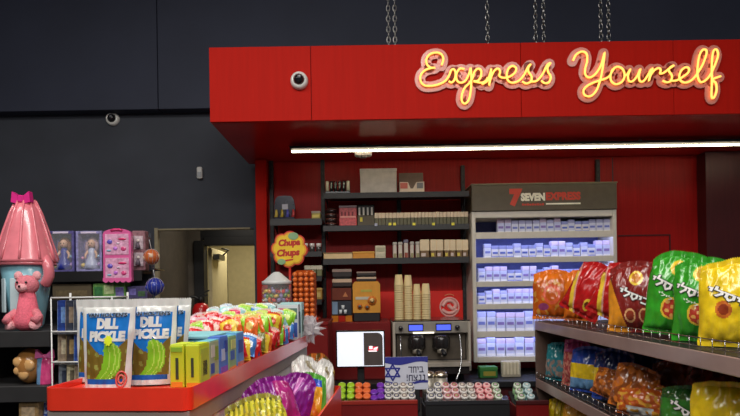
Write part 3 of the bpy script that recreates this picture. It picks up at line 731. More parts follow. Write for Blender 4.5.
MB().tube(smooth_path([(xw, -.02, mz(336)), (xw, -.06, mz(346)), (xw, -.07, mz(356))], 6), .006, m_chrome, 8).build('steam_wand', cm)
# stacks of cups on the machine: every cup lifts off
cup0 = None; m_cup = M(228, 204, 150)
stacks = [(398.8, 274.5, 9.6, .02), (408.2, 275, 9.0, .03), (417, 284, 8.2, .02), (426, 283.5, 9.6, .03)]
sn = ['first cup stack from the left', 'second cup stack from the left', 'third cup stack from the left', 'fourth cup stack from the left']
for si, (px, pt, wd, dy) in enumerate(stacks):
    d = MD+.12; p = W(px, pt, d); r = .034; zb = mzt+.009; n = 17; pitch = .0165
    top = p.z; hc = .085; n = max(3, int((top-zb-hc)/pitch)+1); pitch = (top-zb-hc)/(n-1)
    for k in range(n):
        loc = (p.x+random.uniform(-.0004, .0004), d+dy, zb+k*pitch); sc_ = wd*d/FPX/2/r
        lab = f'cream paper cup in the {sn[si]} on the coffee machine'; grp = f'cream paper cups in the {sn[si]}'
        if cup0 is None:
            cup0 = MB().lathe([(r*.70, hc), (r*.68, hc-.001), (r*.72, .012), (r*.98, .002), (r, 0)][::-1] if False else [(r*.69, hc-.002), (r*.945, .002), (r*.97, 0), (r, .004), (r*.965, .009), (r*.70, hc), (r*.66, hc)], m_cup, 20).build('paper_cup', None, loc)
            cup0.scale = (sc_, sc_, 1); tag(cup0, lab, 'cup', grp)
        else:
            o = copy_tree(cup0, loc, label=lab, group=grp); o.scale = (sc_, sc_, 1)
# steel canisters
for k, (px, lab) in enumerate(((428.5, 'steel canister half hidden behind the blue and white sign'), (440.8, 'steel canister with domed lid in front of the coffee machine'))):
    d = 3.25; p = W(px, 371, d); r = .037; z0 = BCZ+.03
    t = thing('steel_canister', lab, 'canister', (p.x, d, .93))
    hh_ = p.z-.93; MB().lathe([(r, .001), (r, hh_*.8)], m_steel, 24).build('body', t)
    MB().lathe([(r*1.03, hh_*.8), (r*1.03, hh_*.86), (r*.85, hh_*.97), (r*.3, hh_), (0, hh_)], M(206, 196, 176, 'metal'), 24).build('lid', t)
# green box and pale socket strip under the cabinet
t = thing('tea_carton', 'green carton with gold print under the lit cabinet', 'carton', (W(482, 372, 4.1).x+.05, 4.1, BCZ)); z = zz(482, 367, 4.1)-BCZ
MB().bx(-.065, .065, 0, .08, .001, z*.7, M(46, 112, 50)).build('box_body', t); MB().bx(-.066, .066, -.001, .081, z*.7, z, M(60, 130, 60)).build('lid', t)
MB().bx(-.04, .05, -.003, 0, z*.2, z*.6, M(150, 140, 50)).build('printed_panel', t)
p = W(512, 374, 4.12); z1 = zz(512, 361, 4.12)-BCZ-.004
t = thing('card_rack', 'pale slotted rack under the lit cigarette cabinet', 'rack', (p.x, 4.12, BCZ))
MB().bx(-.068, .068, .012, .06, .001, z1, M(206, 196, 172)).build('body', t)
for k in range(5): MB().bx(-.062+k*.026, -.048+k*.026, 0, .012, .02, z1-.01, M(232, 222, 196)).build('slot_divider', t)
p = W(547, 370, 4.1)
t = thing('paper_cup', 'pale round lidded tub right of the slotted rack', 'tub', (p.x-.02, 4.1, BCZ)); z1 = zz(545, 366, 4.1)-BCZ
MB().lathe([(.028, .001), (.034, z1*.85)], M(206, 200, 188), 18).build('tub_body', t); MB().lathe([(.036, z1*.85), (.036, z1*.97), (.03, z1)], M(224, 218, 206), 18).build('lid', t)

# ------------------------------------------------------------------ front counter with jar racks
FCZ = .93
t = thing('service_counter', 'long dark service counter carrying the gum jar racks', 'counter', (.2, 3.0, 0))
MB().bx(-.44, .63, -.3, .35, 0, FCZ-.04, m_maroon).build('body', t); MB().bx(-.46, .645, -.33, .38, FCZ-.04, FCZ, m_black).build('worktop', t)
RD = 2.75; EL = R(59); ca, sa = math.cos(EL), math.sin(EL)
def rack(px0, px1, lab, m_body, m_rim):
    x0, x1 = W(px0, 400, RD).x, W(px1, 400, RD).x; cx = (x0+x1)/2; h = (x1-x0)/2
    t = thing('jar_rack', lab, 'rack', (cx, RD, FCZ)); zf = zz((px0+px1)/2, 400.5, RD-.05)-FCZ
    MB().bx(-h, h, -.062, -.05, .001, zf, m_body).build('front_board', t)
    MB().bx(-h, h, -.066, -.0485, zf-.018, zf+.002, m_rim).build('front_rim', t)
    for sx in (-1, 1):
        MB().prism([(-.05, .001), (.12, .001), (.12, .075), (.1, .075), (-.05, zf-.03)], sx*(h-.004)-.004, sx*(h-.004)+.004, m_body, 'x').build('side_board', t)
    q = zz((px0+px1)/2, 395.5, RD)-FCZ-.0605*sa; y = .0605*ca; u = (sa, ca); nv = (-ca, sa)
    P = lambda a, b_: (y+u[0]*a+nv[0]*b_, q+u[1]*a+nv[1]*b_)
    MB().prism([P(-.022, -.003), P(.105, -.003), P(.105, -.009), P(-.022, -.009)], -h+.009, h-.009, m_black, 'x').build('slope', t)
    MB().bx(-h+.009, h-.009, .125, .132, .001, .09, m_body).build('back_board', t)
    return t
rack(326, 416.5, 'dark red jar rack holding green, orange, purple and white lids', m_dred, mat('red rim', c(150, 40, 30), rough=.35, var=.05))
rack(424, 506.5, 'black jar rack holding white, pink and green patterned lids', m_black, M(40, 40, 44, 'gloss'))
rack(513, 545, 'dark red jar rack at the end of the snack shelving', m_dred, m_maroon)
def jar(nm, lid, body, ring=None, centre=None, r=.0196):
    t = thing('gum_jar', nm, 'jar', (0, 0, 0), (math.pi/2-EL, 0, 0))
    MB().lathe([(r*.9, -.06), (r*.97, -.055), (r*.97, -.018)], body, 20).build('jar_body', t)
    ld = MB().lathe([(r, -.02), (r, -.005), (r*.93, 0), (r*.8, .001), (0, .0015)], lid, 22).build('lid', t)
    if ring:
        b = MB(); n = 22
        b.lathe([(r*.72, .0022), (r*.72, .003), (r*.5, .0034), (r*.5, .0022)], ring, 22); b.build('printed_ring', ld)
        MB().lathe([(r*.42, .0018), (r*.4, .0032), (0, .0036)], centre, 16).build('printed_centre', ld)
    return t
G_ = 'gloss'
m_wl = M(226, 222, 216, G_)
kinds = {
 'green': jar('x', M(164, 205, 52, G_), M(140, 180, 50, G_)), 'orange': jar('x', M(232, 112, 60, G_), M(214, 96, 46, G_)), 'purple': jar('x', M(112, 52, 168, G_), M(86, 40, 140, G_)),
 'white': jar('x', m_wl, M(190, 190, 200, G_), M(96, 96, 120), M(196, 190, 176)), 'grey': jar('x', m_wl, M(200, 196, 190, G_), M(150, 132, 128), M(216, 205, 190)),
 'pink': jar('x', M(238, 214, 214, G_), M(226, 150, 158, G_), M(200, 104, 118), M(176, 160, 120)), 'rose': jar('x', M(240, 170, 172, G_), M(226, 120, 130, G_), M(240, 205, 200), M(176, 76, 90)),
 'mint': jar('x', M(222, 232, 214, G_), M(150, 190, 140, G_), M(122, 156, 104), M(206, 180, 190)), 'aqua': jar('x', M(206, 224, 226, G_), M(150, 190, 196, G_), M(150, 186, 190), M(228, 226, 220))}
used = set()
DESC = {'green': 'lime green lidded gum jar', 'orange': 'orange lidded gum jar', 'purple': 'purple lidded gum jar', 'white': 'gum jar with dark ringed white lid', 'grey': 'gum jar with brown ringed white lid',
        'pink': 'pale pink ringed gum jar lid', 'rose': 'rose pink gum jar lid', 'mint': 'mint green ringed gum jar lid', 'aqua': 'pale aqua gum jar lid'}
ROWN = ['front row', 'middle row', 'back row']
def put(kind, px, row, nth, where, drop=0., sc_=1.):
    p = W(px, 395.5-drop, RD); loc = (p.x, RD+row*.035, p.z+row*.021)
    lab = f'{DESC[kind]}, {ORD[nth]} in {ROWN[row]} of {where}'
    o = kinds[kind]
    if kind in used: o = copy_tree(o, loc, label=lab, group=f'{kind} lidded gum jars')
    else: used.add(kind); o.location = loc; o['label'] = lab; o['group'] = f'{kind} lidded gum jars'
for row in range(3):
    cols = ['green', 'green', 'orange', 'orange', 'purple', 'purple', 'white', 'white', 'grey', 'white']
    xs_ = [341.5, 350.5, 358.8, 366.8, 374.3, 381, 388.6, 396.5, 404.3, 411.7]
    for k, (kk, px) in enumerate(zip(cols, xs_)):
        if kk == 'purple' and k == 4 and row == 2: continue
        put(kk, px+.0, row, k, 'left jar rack', -1.5 if (kk == 'purple' and k == 4) else 0)
    cols = ['white', 'white', 'pink', 'pink', 'grey', 'grey', 'rose', 'rose', 'mint']
    xs_ = [431.3, 439.6, 448, 456.5, 464.8, 473, 481.5, 490, 498.8]
    n = 0
    for kk, px in zip(cols, xs_):
        if px < 435 and row == 2: continue
        put(kk, px, row, n, 'black jar rack', 0); n += 1
    for k, (kk, px) in enumerate((('mint', 521.5), ('aqua', 531))): put(kk, px, row, k, 'short jar rack')

# payment screen
PD = 3.12; pc = W(360.5, 349, PD); pw_, ph_ = (W(385, 349, PD).x-W(336, 349, PD).x), (zz(360, 330.5, PD)-zz(360, 367.5, PD))
t = thing('payment_screen', 'touch screen till showing a white page beside a dark panel', 'screen', (pc.x, PD, FCZ)); z = pc.z-FCZ
MB().bx(-pw_/2, pw_/2, 0, .035, z-ph_/2, z+ph_/2, M(30, 30, 32, 'gloss'), .004).build('bezel', t)
m_scr = glow('white lit page', (.80, .84, .95), .62); m_scd = mat('dark lit panel', c(86, 77, 74), rough=.3, var=.1)
iw, ih = pw_*.95, ph_*.93
sc1 = MB().bx(-iw/2, -iw/2+iw*.56, -.002, 0, z-ih/2, z+ih/2, m_scr, 0).build('screen_page', t)
MB().bx(-iw/2+iw*.56, iw/2, -.0018, 0, z-ih/2, z+ih/2, m_scr, 0).build('screen_page', t)
pl = MB(); x0_, x1_ = -iw/2+iw*.57, iw/2-.006; z0_, z1_ = z-ih/2+.004, z+ih/2-.006; r_ = .03
pl.prism([(x0_, z0_), (x1_, z0_)]+[(x1_-r_+r_*math.cos(a*math.pi/12), z1_-r_+r_*math.sin(a*math.pi/12)) for a in range(7)]+[(x0_, z1_)], -.0032, -.0019, m_scd, 'y')
pn = pl.build('side_panel', t)
cx_ = (x0_+x1_)/2; lm = glow('screen emblem white', (.95, .9, .92), .9); lr = glow('screen emblem red', (.75, .03, .06), .8)
b = MB(); b.bx(cx_-.026, cx_+.026, -.0042, -.0031, z-.010, z+.012, lr, 0); b.bx(cx_-.022, cx_-.004, -.0052, -.0041, z-.001, z+.016, lm, 0); b.bx(cx_-.026, cx_+.02, -.0052, -.0041, z-.015, z-.009, lm, 0)
b.prism([(cx_+.0, z-.004), (cx_+.02, z-.004), (cx_+.026, z+.012), (cx_+.005, z+.005)], -.0052, -.0041, lm, 'y'); b.build('emblem', pn)
MB().bx(-.02, .02, .03, .05, .015, z, m_black).build('stand_neck', t); MB().bx(-.1, .1, -.05, .14, .0005, .015, m_black).build('stand_base', t)

# blue and white sign
SGD = 2.97; a, e = W(385.5, 388, SGD), W(428, 354.5, SGD); sw, sh = e.x-a.x, e.z-a.z
t = thing('flag_sign', 'blue and white star sign with two lines of blue lettering', 'sign', ((a.x+e.x)/2, SGD, FCZ), (R(-4), 0, 0)); z = a.z-FCZ-.012
m_sw = mat('white sign card', c(206, 208, 222), rough=.45, var=.03); m_sb = mat('blue sign print', c(42, 46, 140), rough=.45, var=.05); m_st = mat('navy sign print', c(30, 28, 70), rough=.45, var=.03)
MB().bx(-sw/2, sw/2, 0, .006, z, z+sh, m_sw, .001).build('card', t)
b = MB(); n = 24; yv = lambda k: (z+sh*(.86+.055*math.sin(2*math.pi*k/n*1.05+2.6)), z+sh*1.0)
for (f0, th, ph) in ((.80, .2, 2.7), (.16, .075, 2.2)):
    V = []
    for k in range(n+1):
        xx = -sw/2+sw*k/n; mid = f0+.05*math.sin(2*math.pi*k/n+ph)
        V += [(xx, -.0012, z+sh*mid), (xx, -.0012, z+sh*(min(.995, mid+th) if f0 < .5 else .997))]
    b.add(V, [[2*k, 2*k+2, 2*k+3, 2*k+1] for k in range(n)], m_sb)
b.build('wave_band', t)
b = MB(); sx, sz_, r_ = -sw*.325, z+sh*.53, sw*.185
for fl in (1, -1):
    P = [(sx+r_*math.sin(q*2*math.pi/3), -.0018-.0004*fl, sz_+fl*r_*math.cos(q*2*math.pi/3)) for q in range(3)]
    for k in range(3):
        p_, q_ = Vector(P[k]), Vector(P[(k+1) % 3]); dv = (q_-p_).normalized(); nn = Vector((-dv.z, 0, dv.x))*.0042
        b.add([p_-dv*.003+nn, q_+dv*.003+nn, q_+dv*.003-nn, p_-dv*.003-nn], [[0, 1, 2, 3]], m_sb)
b.build('star', t)
b = MB(); b.flat(fit(text2d('דחיב', .015), sw*.04, sw*.40, z+sh*.51, z+sh*.70), lambda u, v: (u, -.0015, v), m_st); b.build('lettering', t)
b = MB(); b.flat(fit(text2d('!חצננ', .015), sw*.0, sw*.43, z+sh*.26, z+sh*.46), lambda u, v: (u, -.0015, v), m_st); b.build('lettering', t)
MB().prism([(.006, z), (.09, -.0), (.096, .0), (.012, z+.06), (.006, z+.06)], -.012, .012, m_black, 'x').build('easel', t)
MB().bx(-sw*.3, sw*.3, .0, .02, .002, z+.004, m_black).build('foot_rail', t)

# ------------------------------------------------------------------ lollipop stand, sweet jar, plinth
PLT = zz(290, 322, 3.5)
x0, x1 = W(256, 330, 3.55).x, W(329, 330, 3.55).x
t = thing('plinth_cabinet', 'plain dark red plinth cabinet under the sweet jar', 'cabinet', ((x0+x1)/2, 3.75, 0)); h = (x1-x0)/2
MB().bx(-h, h, -.3, .17, 0, PLT-.02, m_dred).build('body', t); MB().bx(-h-.005, h+.005, -.305, .175, PLT-.02, PLT, m_dred).build('top', t)
# jar
JD = 3.6; p = W(277, 300, JD); r = .097; jt = zz(277, 272, JD)-PLT; js = zz(277, 284, JD)-PLT
t = thing('sweet_jar', 'clear jar with white cone lid full of wrapped sweets', 'jar', (p.x, JD, PLT))
MB().lathe([(r*.85, .001), (r, .02), (r, js-.02), (r*.93, js), (r*.925, js), (r*.99, js-.022), (r*.99, .022), (r*.8, .008)], m_clear, 32).build('glass', t)
MB().lathe([(r*.97, js-.004), (r*.98, js+.018), (r*.86, js+.022), (r*.3, jt-.008), (r*.18, jt), (0, jt)], m_white, 32).build('lid', t)
sweet = {}
SW = [(214, 60, 56), (232, 196, 70), (228, 226, 216), (120, 160, 70), (210, 120, 170), (226, 130, 50), (150, 140, 190)]
def wrapped(col):
    b = MB(); m = M(*col, 'foil'); b.ball((0, 0, 0), .0135, m, 10, (1.25, 1, .9))
    for sx in (-1, 1): b.add([(sx*.014, 0, 0), (sx*.027, .008, .004), (sx*.028, 0, -.004), (sx*.027, -.008, .004)], [[0, 1, 2], [0, 2, 3]], m)
    return b.build('wrapped_sweet')
NM = {0: 'red', 1: 'yellow', 2: 'white', 3: 'green', 4: 'pink', 5: 'orange', 6: 'lilac'}
made = {}
zc = .03; k = 0; pts = []
while zc < js-.022:
    for ring, nn in ((.074, 15), (.045, 8), (.015, 2)):
        if zc < js-.1 and ring < .07: continue
        for q in range(nn): a = 2*math.pi*(q+.5*(k % 2))/nn; pts.append((ring*math.cos(a), ring*math.sin(a), zc+random.uniform(-.003, .003)))
    zc += .027; k += 1
for (x, y, z) in pts:
    i = random.randrange(7); loc = (p.x+x, JD+y, PLT+z); rot = (random.uniform(0, 3), random.uniform(0, 3), random.uniform(0, 3))
    lab = f'small {NM[i]} wrapped sweet inside the clear white-lidded jar'
    if i not in made:
        made[i] = wrapped(SW[i]); tag(made[i], lab, 'sweet', f'{NM[i]} wrapped sweets in the jar'); made[i].location = loc; made[i].rotation_euler = rot
    else: copy_tree(made[i], loc, rot, label=lab)
# lollipop stand
LDp = 3.62; cxp = W(304, 300, LDp).x; tp = zz(304, 270, LDp)-PLT
ls = thing('lollipop_stand', 'lollipop stand with upright rows of holders right of the sweet jar', 'stand', (cxp, LDp, PLT))
MB().bx(-.07, .075, .02, .12, .001, tp, M(172, 70, 26, 'gloss'), .02).build('column', ls)
MB().bx(-.072, .09, .0, .14, .0005, .02, M(200, 60, 30, 'gloss')).build('base', ls)
lolly = None
n = 9; stepz = (tp-.03)/n
for i in range(4):
    for j in range(n):
        x = -.054+i*.036; z = .035+j*stepz; loc = (cxp+x, LDp-.012, PLT+z)
        if lolly is None:
            lolly = thing('lollipop', 'round orange wrapped lollipop stuck in the upright stand', 'lollipop', loc, group='orange lollipops on the stand')
            MB().ball((0, 0, 0), .0165, M(226, 112, 46, 'foil'), 14).build('sweet', lolly); MB().tube([(0, .012, 0), (0, .034, -.004)], .002, m_white, 6).build('stick', lolly)
        else: copy_tree(lolly, loc)
# flower shaped sign over it
fd = 3.82; fp = W(289.3, 249.3, fd); FR = 17.2*fd/FPX
sg = thing('flower_sign', 'yellow flower-shaped lollipop sign with red script lettering', 'sign', (fp.x, fd, PLT)); fz = fp.z-PLT
def flower(s, n=96): return [(s*FR*(.86+.14*abs(math.cos(4*(2*math.pi*k/n)+.3))**.7)*math.cos(2*math.pi*k/n), fz+s*FR*(.86+.14*abs(math.cos(4*(2*math.pi*k/n)+.3))**.7)*math.sin(2*math.pi*k/n)) for k in range(n)]
m_fy, m_fr = M(250, 206, 40), M(206, 44, 30)
MB().prism(flower(1.08), 0, .018, m_fr, 'y').build('red_rim', sg)
MB().prism(flower(1.0), -.004, .001, M(236, 160, 40), 'y').build('orange_border', sg)
MB().prism(flower(.9), -.007, -.003, m_fy, 'y').build('yellow_face', sg)
for (dx, dz, s) in ((.25, .76, .3), (-.45, -.72, .24)):
    MB().prism([(dx*FR+s*FR*math.cos(a*math.pi/14), fz+dz*FR+s*FR*.7*math.sin(a*math.pi/14)) for a in range(28)], -.011, -.006, M(140, 178, 130), 'y').build('green_badge', sg)
for (txt, x0_, x1_, z0_, z1_) in (('Chupa', -.62, .66, .08, .60), ('Chups', -.72, .62, -.52, .02)):
    b = MB(); b.flat(fit(text2d(txt, .06, .18), x0_*FR, x1_*FR, fz+z0_*FR, fz+z1_*FR, R(3)), lambda u, v: (u, -.0075, v), M(196, 44, 24)); b.build('lettering', sg)
b = MB(); b.prism([(-.3*FR, fz-.62*FR), (.25*FR, fz-.55*FR), (.2*FR, fz-.64*FR), (-.25*FR, fz-.72*FR)], -.0085, -.006, m_fr, 'y'); b.build('underline', sg)
MB().tube([(0, .012, .001), (0, .012, fz-FR*.9)], .009, m_fr, 10).build('post', sg)

# ------------------------------------------------------------------ red and white display stand on the near left
ga = math.atan2(.105, 1.30); GO = W(190, 388, 1.27)
GM = Matrix.Translation((GO.x, GO.y, 0)) @ Matrix.Rotation(-ga, 4, 'Z')
TZ = GO.z; GL, GW_ = 1.48, .352; TF = TZ-.014
def G(x, y, z=0.): return GM @ Vector((x, y, z))
gd = thing('display_stand', 'white display stand with bright red top tray and lower side bin', 'display stand', (GO.x, GO.y, 0), (0, 0, -ga))
MB().bx(-GW_+.012, -.012, .02, GL-.02, .06, TZ-.099, m_white, .004).build('body', gd)
MB().bx(-GW_+.03, -.03, .04, GL-.04, 0, .06, m_black).build('plinth', gd)
def tray_mesh(out, z0, z1, th, m, flange=.0):
    n = len(out); cxm = sum(p[0] for p in out)/n; cym = sum(p[1] for p in out)/n
    inn = []
    for i in range(n):
        a, p, e = Vector(out[i-1]), Vector(out[i]), Vector(out[(i+1) % n])
        t1 = (p-a).normalized(); t2 = (e-p).normalized(); nn = Vector((-t1.y-t2.y, t1.x+t2.x)).normalized()
        q = p+nn*th
        if (Vector((cxm, cym))-q).length > (Vector((cxm, cym))-p).length: q = p-nn*th
        inn.append((q.x, q.y))
    b = MB()
    V = [(x, y, z0) for x, y in out]+[(x, y, z1) for x, y in out]+[(x, y, z1) for x, y in inn]+[(x, y, z0+th) for x, y in inn]
    Fc = []
    for i in range(n):
        j = (i+1) % n
        for k in range(3): Fc.append([k*n+i, k*n+j, (k+1)*n+j, (k+1)*n+i])
    Fc.append(list(range(n))[::-1]); Fc.append([3*n+i for i in range(n)])
    return b.add(V, Fc, m)
def rrect(x0, x1, y0, y1, r, n=6):
    P = []
    for (cx_, cy_, a0) in ((x1-r, y0+r, -90), (x1-r, y1-r, 0), (x0+r, y1-r, 90), (x0+r, y0+r, 180)):
        P += [(cx_+r*math.cos(R(a0+90*k/n)), cy_+r*math.sin(R(a0+90*k/n))) for k in range(n+1)]
    return P
tray_mesh(rrect(-GW_, 0, 0, GL, .022), TZ-.052, TZ, .006, m_red).build('top_tray', gd)
MB().bx(-GW_+.008, -.008, .008, GL-.008, TZ-.045, TF, m_red, .001).build('tray_liner', gd)
BZ0, BZ1 = 1.10, 1.232; BW = .245
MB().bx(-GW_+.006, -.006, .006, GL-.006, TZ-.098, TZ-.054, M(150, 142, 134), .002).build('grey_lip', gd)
bin_ = tray_mesh(rrect(-.010, BW, -.45, .80, .012, 3), BZ0, BZ1, .006, m_red).build('side_bin', gd)
for y in (-.0, .35, .7): MB().bx(-.012, BW-.02, y-.01, y+.01, BZ0-.035, BZ0-.001, m_white, .002).build('bin_bracket', gd)

def bag_thing(name, label, cat, bag, zone, loc, rot, back=None, words=(), group=None, parts=True, nu=26, nv=34, sealm=None):
    """front to -y, standing at loc; words: extra lettering"""
    t = thing(name, label, cat, loc, rot, group)
    s = bag.seal
    MBb = MB(); bag.mesh(MBb, zone, nu, nv, back, lo=(0 if bag.stand or not parts else s), hi=(1-s if parts else 1), crimp=False)
    body = MBb.build('bag_body', t)
    if parts:
        b = MB(); bag.mesh(b, (lambda u, tt: sealm) if sealm else zone, nu, 3, None, lo=1-s, hi=1.); b.build('top_seal', t)
        if not bag.stand: b = MB(); bag.mesh(b, (lambda u, tt: sealm) if sealm else zone, nu, 3, None, lo=0., hi=s, crimp=False); b.build('bottom_seal', t)
    for wd in words:
        b = MB(); bag.word(b, *wd[0], **wd[1]); b.build('lettering', t)
    return t
F_ = 'foil'
# dill pickle pouches
m_pw = M(226, 226, 222, 'gloss'); m_pb = M(30, 120, 205, 'gloss'); m_brine = M(122, 100, 36, 'gloss'); m_pk1 = M(136, 196, 40, 'gloss'); m_pk2 = M(186, 222, 90, 'gloss'); m_pbl = M(40, 96, 180, 'gloss'); m_leaf = M(150, 150, 70, 'gloss')
def pouch_zone(u, t):
    ed = .90-.10*sstep(.0, .5, .5-t)+.0*t
    if abs(u) > .84-.06*(t < .12) or t > .855: return m_pw
    if t < .065: return m_pw
    if t < .115: return m_pbl
    cxp_ = .30-.9*(t-.33)**2*4-.30*sstep(.25, .0, t); r = .36*max(0, 1-((t-.27)/.26)**4)**.5
    if abs(t-.27) < .26 and abs(u-cxp_) < r:
        q = (u-cxp_)/.36
        return m_pk2 if (abs(q-.33) < .07 or abs(q+.25) < .06 or abs(q-.74) < .07) else m_pk1
    if t > .50-.12*math.cos(u*2.6): return m_pb
    if abs(math.sin(u*8+1)*math.sin(t*22+u*2)) > .80: return m_leaf
    return m_brine
pw_, ph_p = .136, .211
pbag = lambda sd: Bag(pw_, ph_p, .045, sd, seal=.075, crinkle=.003, pinch=.02, stand=True, taper=.16)
def pwords(): return [(('VAN HOLTEN\'S', -.74, .74, .815, .86, M(16, 18, 24)), dict(bold=.03, outline=M(170, 196, 226))), (('DILL', -.36, .46, .675, .80, m_pw), dict(bold=.075)), (('PICKLE', -.64, .74, .535, .655, m_pw), dict(bold=.075))]
def at_px(px, py, d): return W(px, py, d)
pz = TF+.003
def pouch(px, d, rz, seed, lab, tilt=-3):
    p = W(px, 345, d); q = pbag(seed)
    return bag_thing('pickle_pouch', lab, 'pouch', q, pouch_zone, (p.x, d, pz), (R(tilt), 0, R(rz)), back=m_pb, words=pwords(), group='pickle pouches on the red tray', nu=44, nv=64, sealm=m_pw)
t1 = pouch(107.5, 1.345, -4, 1.0, 'frontmost pickle pouch on the red tray, with a yellow star sticker')
b = MB(); q = pbag(1.0); P = []
for k in range(16):
    r = (.135 if k % 2 else .10); a = 2*math.pi*k/16
    P.append(q.pt(.14+r*1.4*math.cos(a), .545+r*math.sin(a)*.5, -1, .0042))
b.add(P, [list(range(16))], mat('fluorescent yellow sticker', c(226, 240, 40), rough=.5, var=.04)); b.build('star_sticker', t1)
b = MB(); q_ = [q.pt(.72+.17*math.cos(a*math.pi/10), .115+.085*math.sin(a*math.pi/10), -1, .004) for a in range(20)]
b.tube(q_, .0022, M(226, 96, 88, 'gloss'), 6, True); b.tube([q.pt(.72+.09*math.cos(a*math.pi/8), .115+.045*math.sin(a*math.pi/8), -1, .004) for a in range(16)], .0025, M(226, 120, 110, 'gloss'), 6, True); b.build('pink_roundel', t1)
pouch(150.5, 1.405, 4, 2.3, 'second pickle pouch, just right of the star-stickered one on the tray')
pouch(164.5, 1.465, 3, 3.1, 'pickle pouch behind the second one, only its right side showing')
pouch(97, 1.46, -12, 4.7, 'pickle pouch at the back left, showing only its thin left edge')

# small boxes along the right edge of the tray
def candy_box(name, lab, x, y, w_, l_, h_, m, prints, rz=0., top=None):
    p = G(x, y, TF+.003); t = thing(name, lab, 'candy box', p, (0, 0, -ga+R(rz)))
    MB().bx(-w_/2, w_/2, 0, l_, .0005, h_, m, .002).build('box_body', t)
    MB().bx(-w_/2+.001, w_/2-.001, .001, l_-.001, h_, h_+.0018, top or m, .0005).build('top_flap', t)
    for (ax, a0, a1, z0, z1, mm) in prints:
        b = MB()
        if ax == 'f': b.bx(-w_/2+a0*w_, -w_/2+a1*w_, -.0014, 0, z0*h_, z1*h_, mm, 0)
        else: b.bx(w_/2, w_/2+.0014, a0*l_, a1*l_, z0*h_, z1*h_, mm, 0)
        b.build('printed_panel', t)
    return t
m_yg, m_gy, m_bl, m_cy = M(206, 222, 44), M(150, 176, 150), M(70, 120, 210), M(120, 200, 214)
DK = M(60, 70, 50)
candy_box('candy_box', 'yellow-green candy box nearest the pickle pouches, left of its twin', -.058, .065, .034, .07, .102, m_yg, [('f', .42, .62, .2, .7, DK), ('f', .1, .9, .02, .14, M(232, 150, 40)), ('f', .1, .9, .84, .95, M(140, 190, 50))])
candy_box('candy_box', 'yellow-green candy box at the corner of the red tray edge', -.020, .065, .034, .07, .102, m_yg, [('f', .42, .6, .25, .7, DK), ('f', .1, .9, .02, .12, M(232, 150, 40)), ('s', .1, .9, .1, .9, M(190, 214, 60)), ('s', .3, .7, .25, .6, DK)])
cols = [('grey-green candy box with blue print, second along the tray edge', M(170, 190, 150), [(.1, .45, .2, .45, (60, 90, 180)), (.5, .9, .5, .85, (140, 170, 60)), (.15, .5, .6, .9, (210, 214, 200)), (.1, .9, .02, .14, (232, 120, 60))]),
        ('blue candy box with purple base, third along the tray edge', M(80, 126, 214), [(.1, .9, .02, .25, (150, 90, 200)), (.2, .6, .4, .7, (190, 210, 240)), (.55, .9, .6, .9, (50, 80, 180))]),
        ('pale green candy box, fourth along the tray edge', M(150, 190, 130), [(.1, .9, .02, .16, (232, 150, 60)), (.2, .7, .35, .6, (70, 110, 190)), (.3, .9, .65, .9, (214, 224, 130))]),
        ('sky blue candy box, fifth along the tray edge', M(90, 150, 220), [(.1, .9, .02, .2, (214, 130, 120)), (.2, .8, .45, .8, (60, 84, 170))])]
for k, (lab, m, pr_) in enumerate(cols):
    candy_box('candy_box', lab, -.022, .142+k*.074, .034, .068, .102+.004*(k % 2), m, [('s', a, e, z0, z1, M(*cc)) for a, e, z0, z1, cc in pr_], 0, m_cy if k != 1 else None)
p = G(-.125, .43, TF+.003)
t = thing('display_carton', 'long pale cyan display carton behind the yellow-green candy boxes', 'carton', p, (0, 0, -ga))
MB().bx(-.075, .075, -.17, .02, .0005, .100, M(96, 180, 196)).build('box_body', t); MB().bx(-.077, .077, -.172, .022, .100, .108, M(150, 214, 222)).build('lid', t)

# candy packets standing in files on the tray
PK = {}
def packet(kind, col, col2, loc, rz, lab, tilt, roll=0.):
    k = kind
    if k in PK:
        copy_tree(PK[k], loc, (R(tilt), R(roll), -ga+R(rz)), label=lab); return
    bg = Bag(.056, .074, .02, len(PK)*1.7+.3, seal=.07, crinkle=.005, arch=.08)
    m1, m2 = M(*col, F_), M(*col2, F_)
    t = bag_thing('candy_packet', lab, 'candy packet', bg, lambda u, tt: m2 if ((u/.6)**2+((tt-.52)/.2)**2 < 1 or tt > .93) else m1, loc, (R(tilt), R(roll), -ga+R(rz)), group=f'{kind} candy packets heaped on the tray', nu=14, nv=18)
    PK[k] = t
KC = {'red': ((214, 34, 40), (236, 196, 180)), 'lime green': ((150, 214, 50), (224, 240, 130)), 'yellow': ((236, 200, 56), (214, 70, 40)), 'pink': ((222, 60, 104), (246, 206, 214)), 'orange': ((236, 110, 44), (248, 214, 120)), 'blue': ((70, 130, 206), (224, 234, 244)), 'pale aqua': ((170, 220, 220), (232, 240, 240)), 'olive': ((120, 120, 40), (200, 180, 90))}
def files(x0, x1, nx, y0, y1, ny, kinds_, zb, tilt=-14, zrise=0.):
    for i in range(nx):
        for j in range(ny):
            k = kinds_[(i*7+j*3+random.randrange(2)) % len(kinds_)]
            x = x0+(x1-x0)*(i/(nx-1) if nx > 1 else .5); f = j/max(1, ny-1); y = y0+(y1-y0)*f
            packet(k, *KC[k], G(x, y+random.uniform(-.004, .004), zb+zrise*f+random.uniform(.004, .022)), random.uniform(-30, 34), f'{k} candy packet standing in the heap on the red tray', tilt+random.uniform(-9, 9), random.uniform(-20, 20))
files(-.110, -.035, 3, .475, .90, 13, ['red', 'yellow', 'red', 'orange', 'yellow', 'olive', 'blue'], TF+.003)
files(-.105, -.04, 2, .62, .98, 9, ['lime green', 'yellow', 'lime green', 'orange', 'red'], TF+.062)
files(-.29, -.18, 3, .47, .86, 8, ['pink', 'red', 'lime green', 'pink', 'red'], TF+.045, -14, .03)
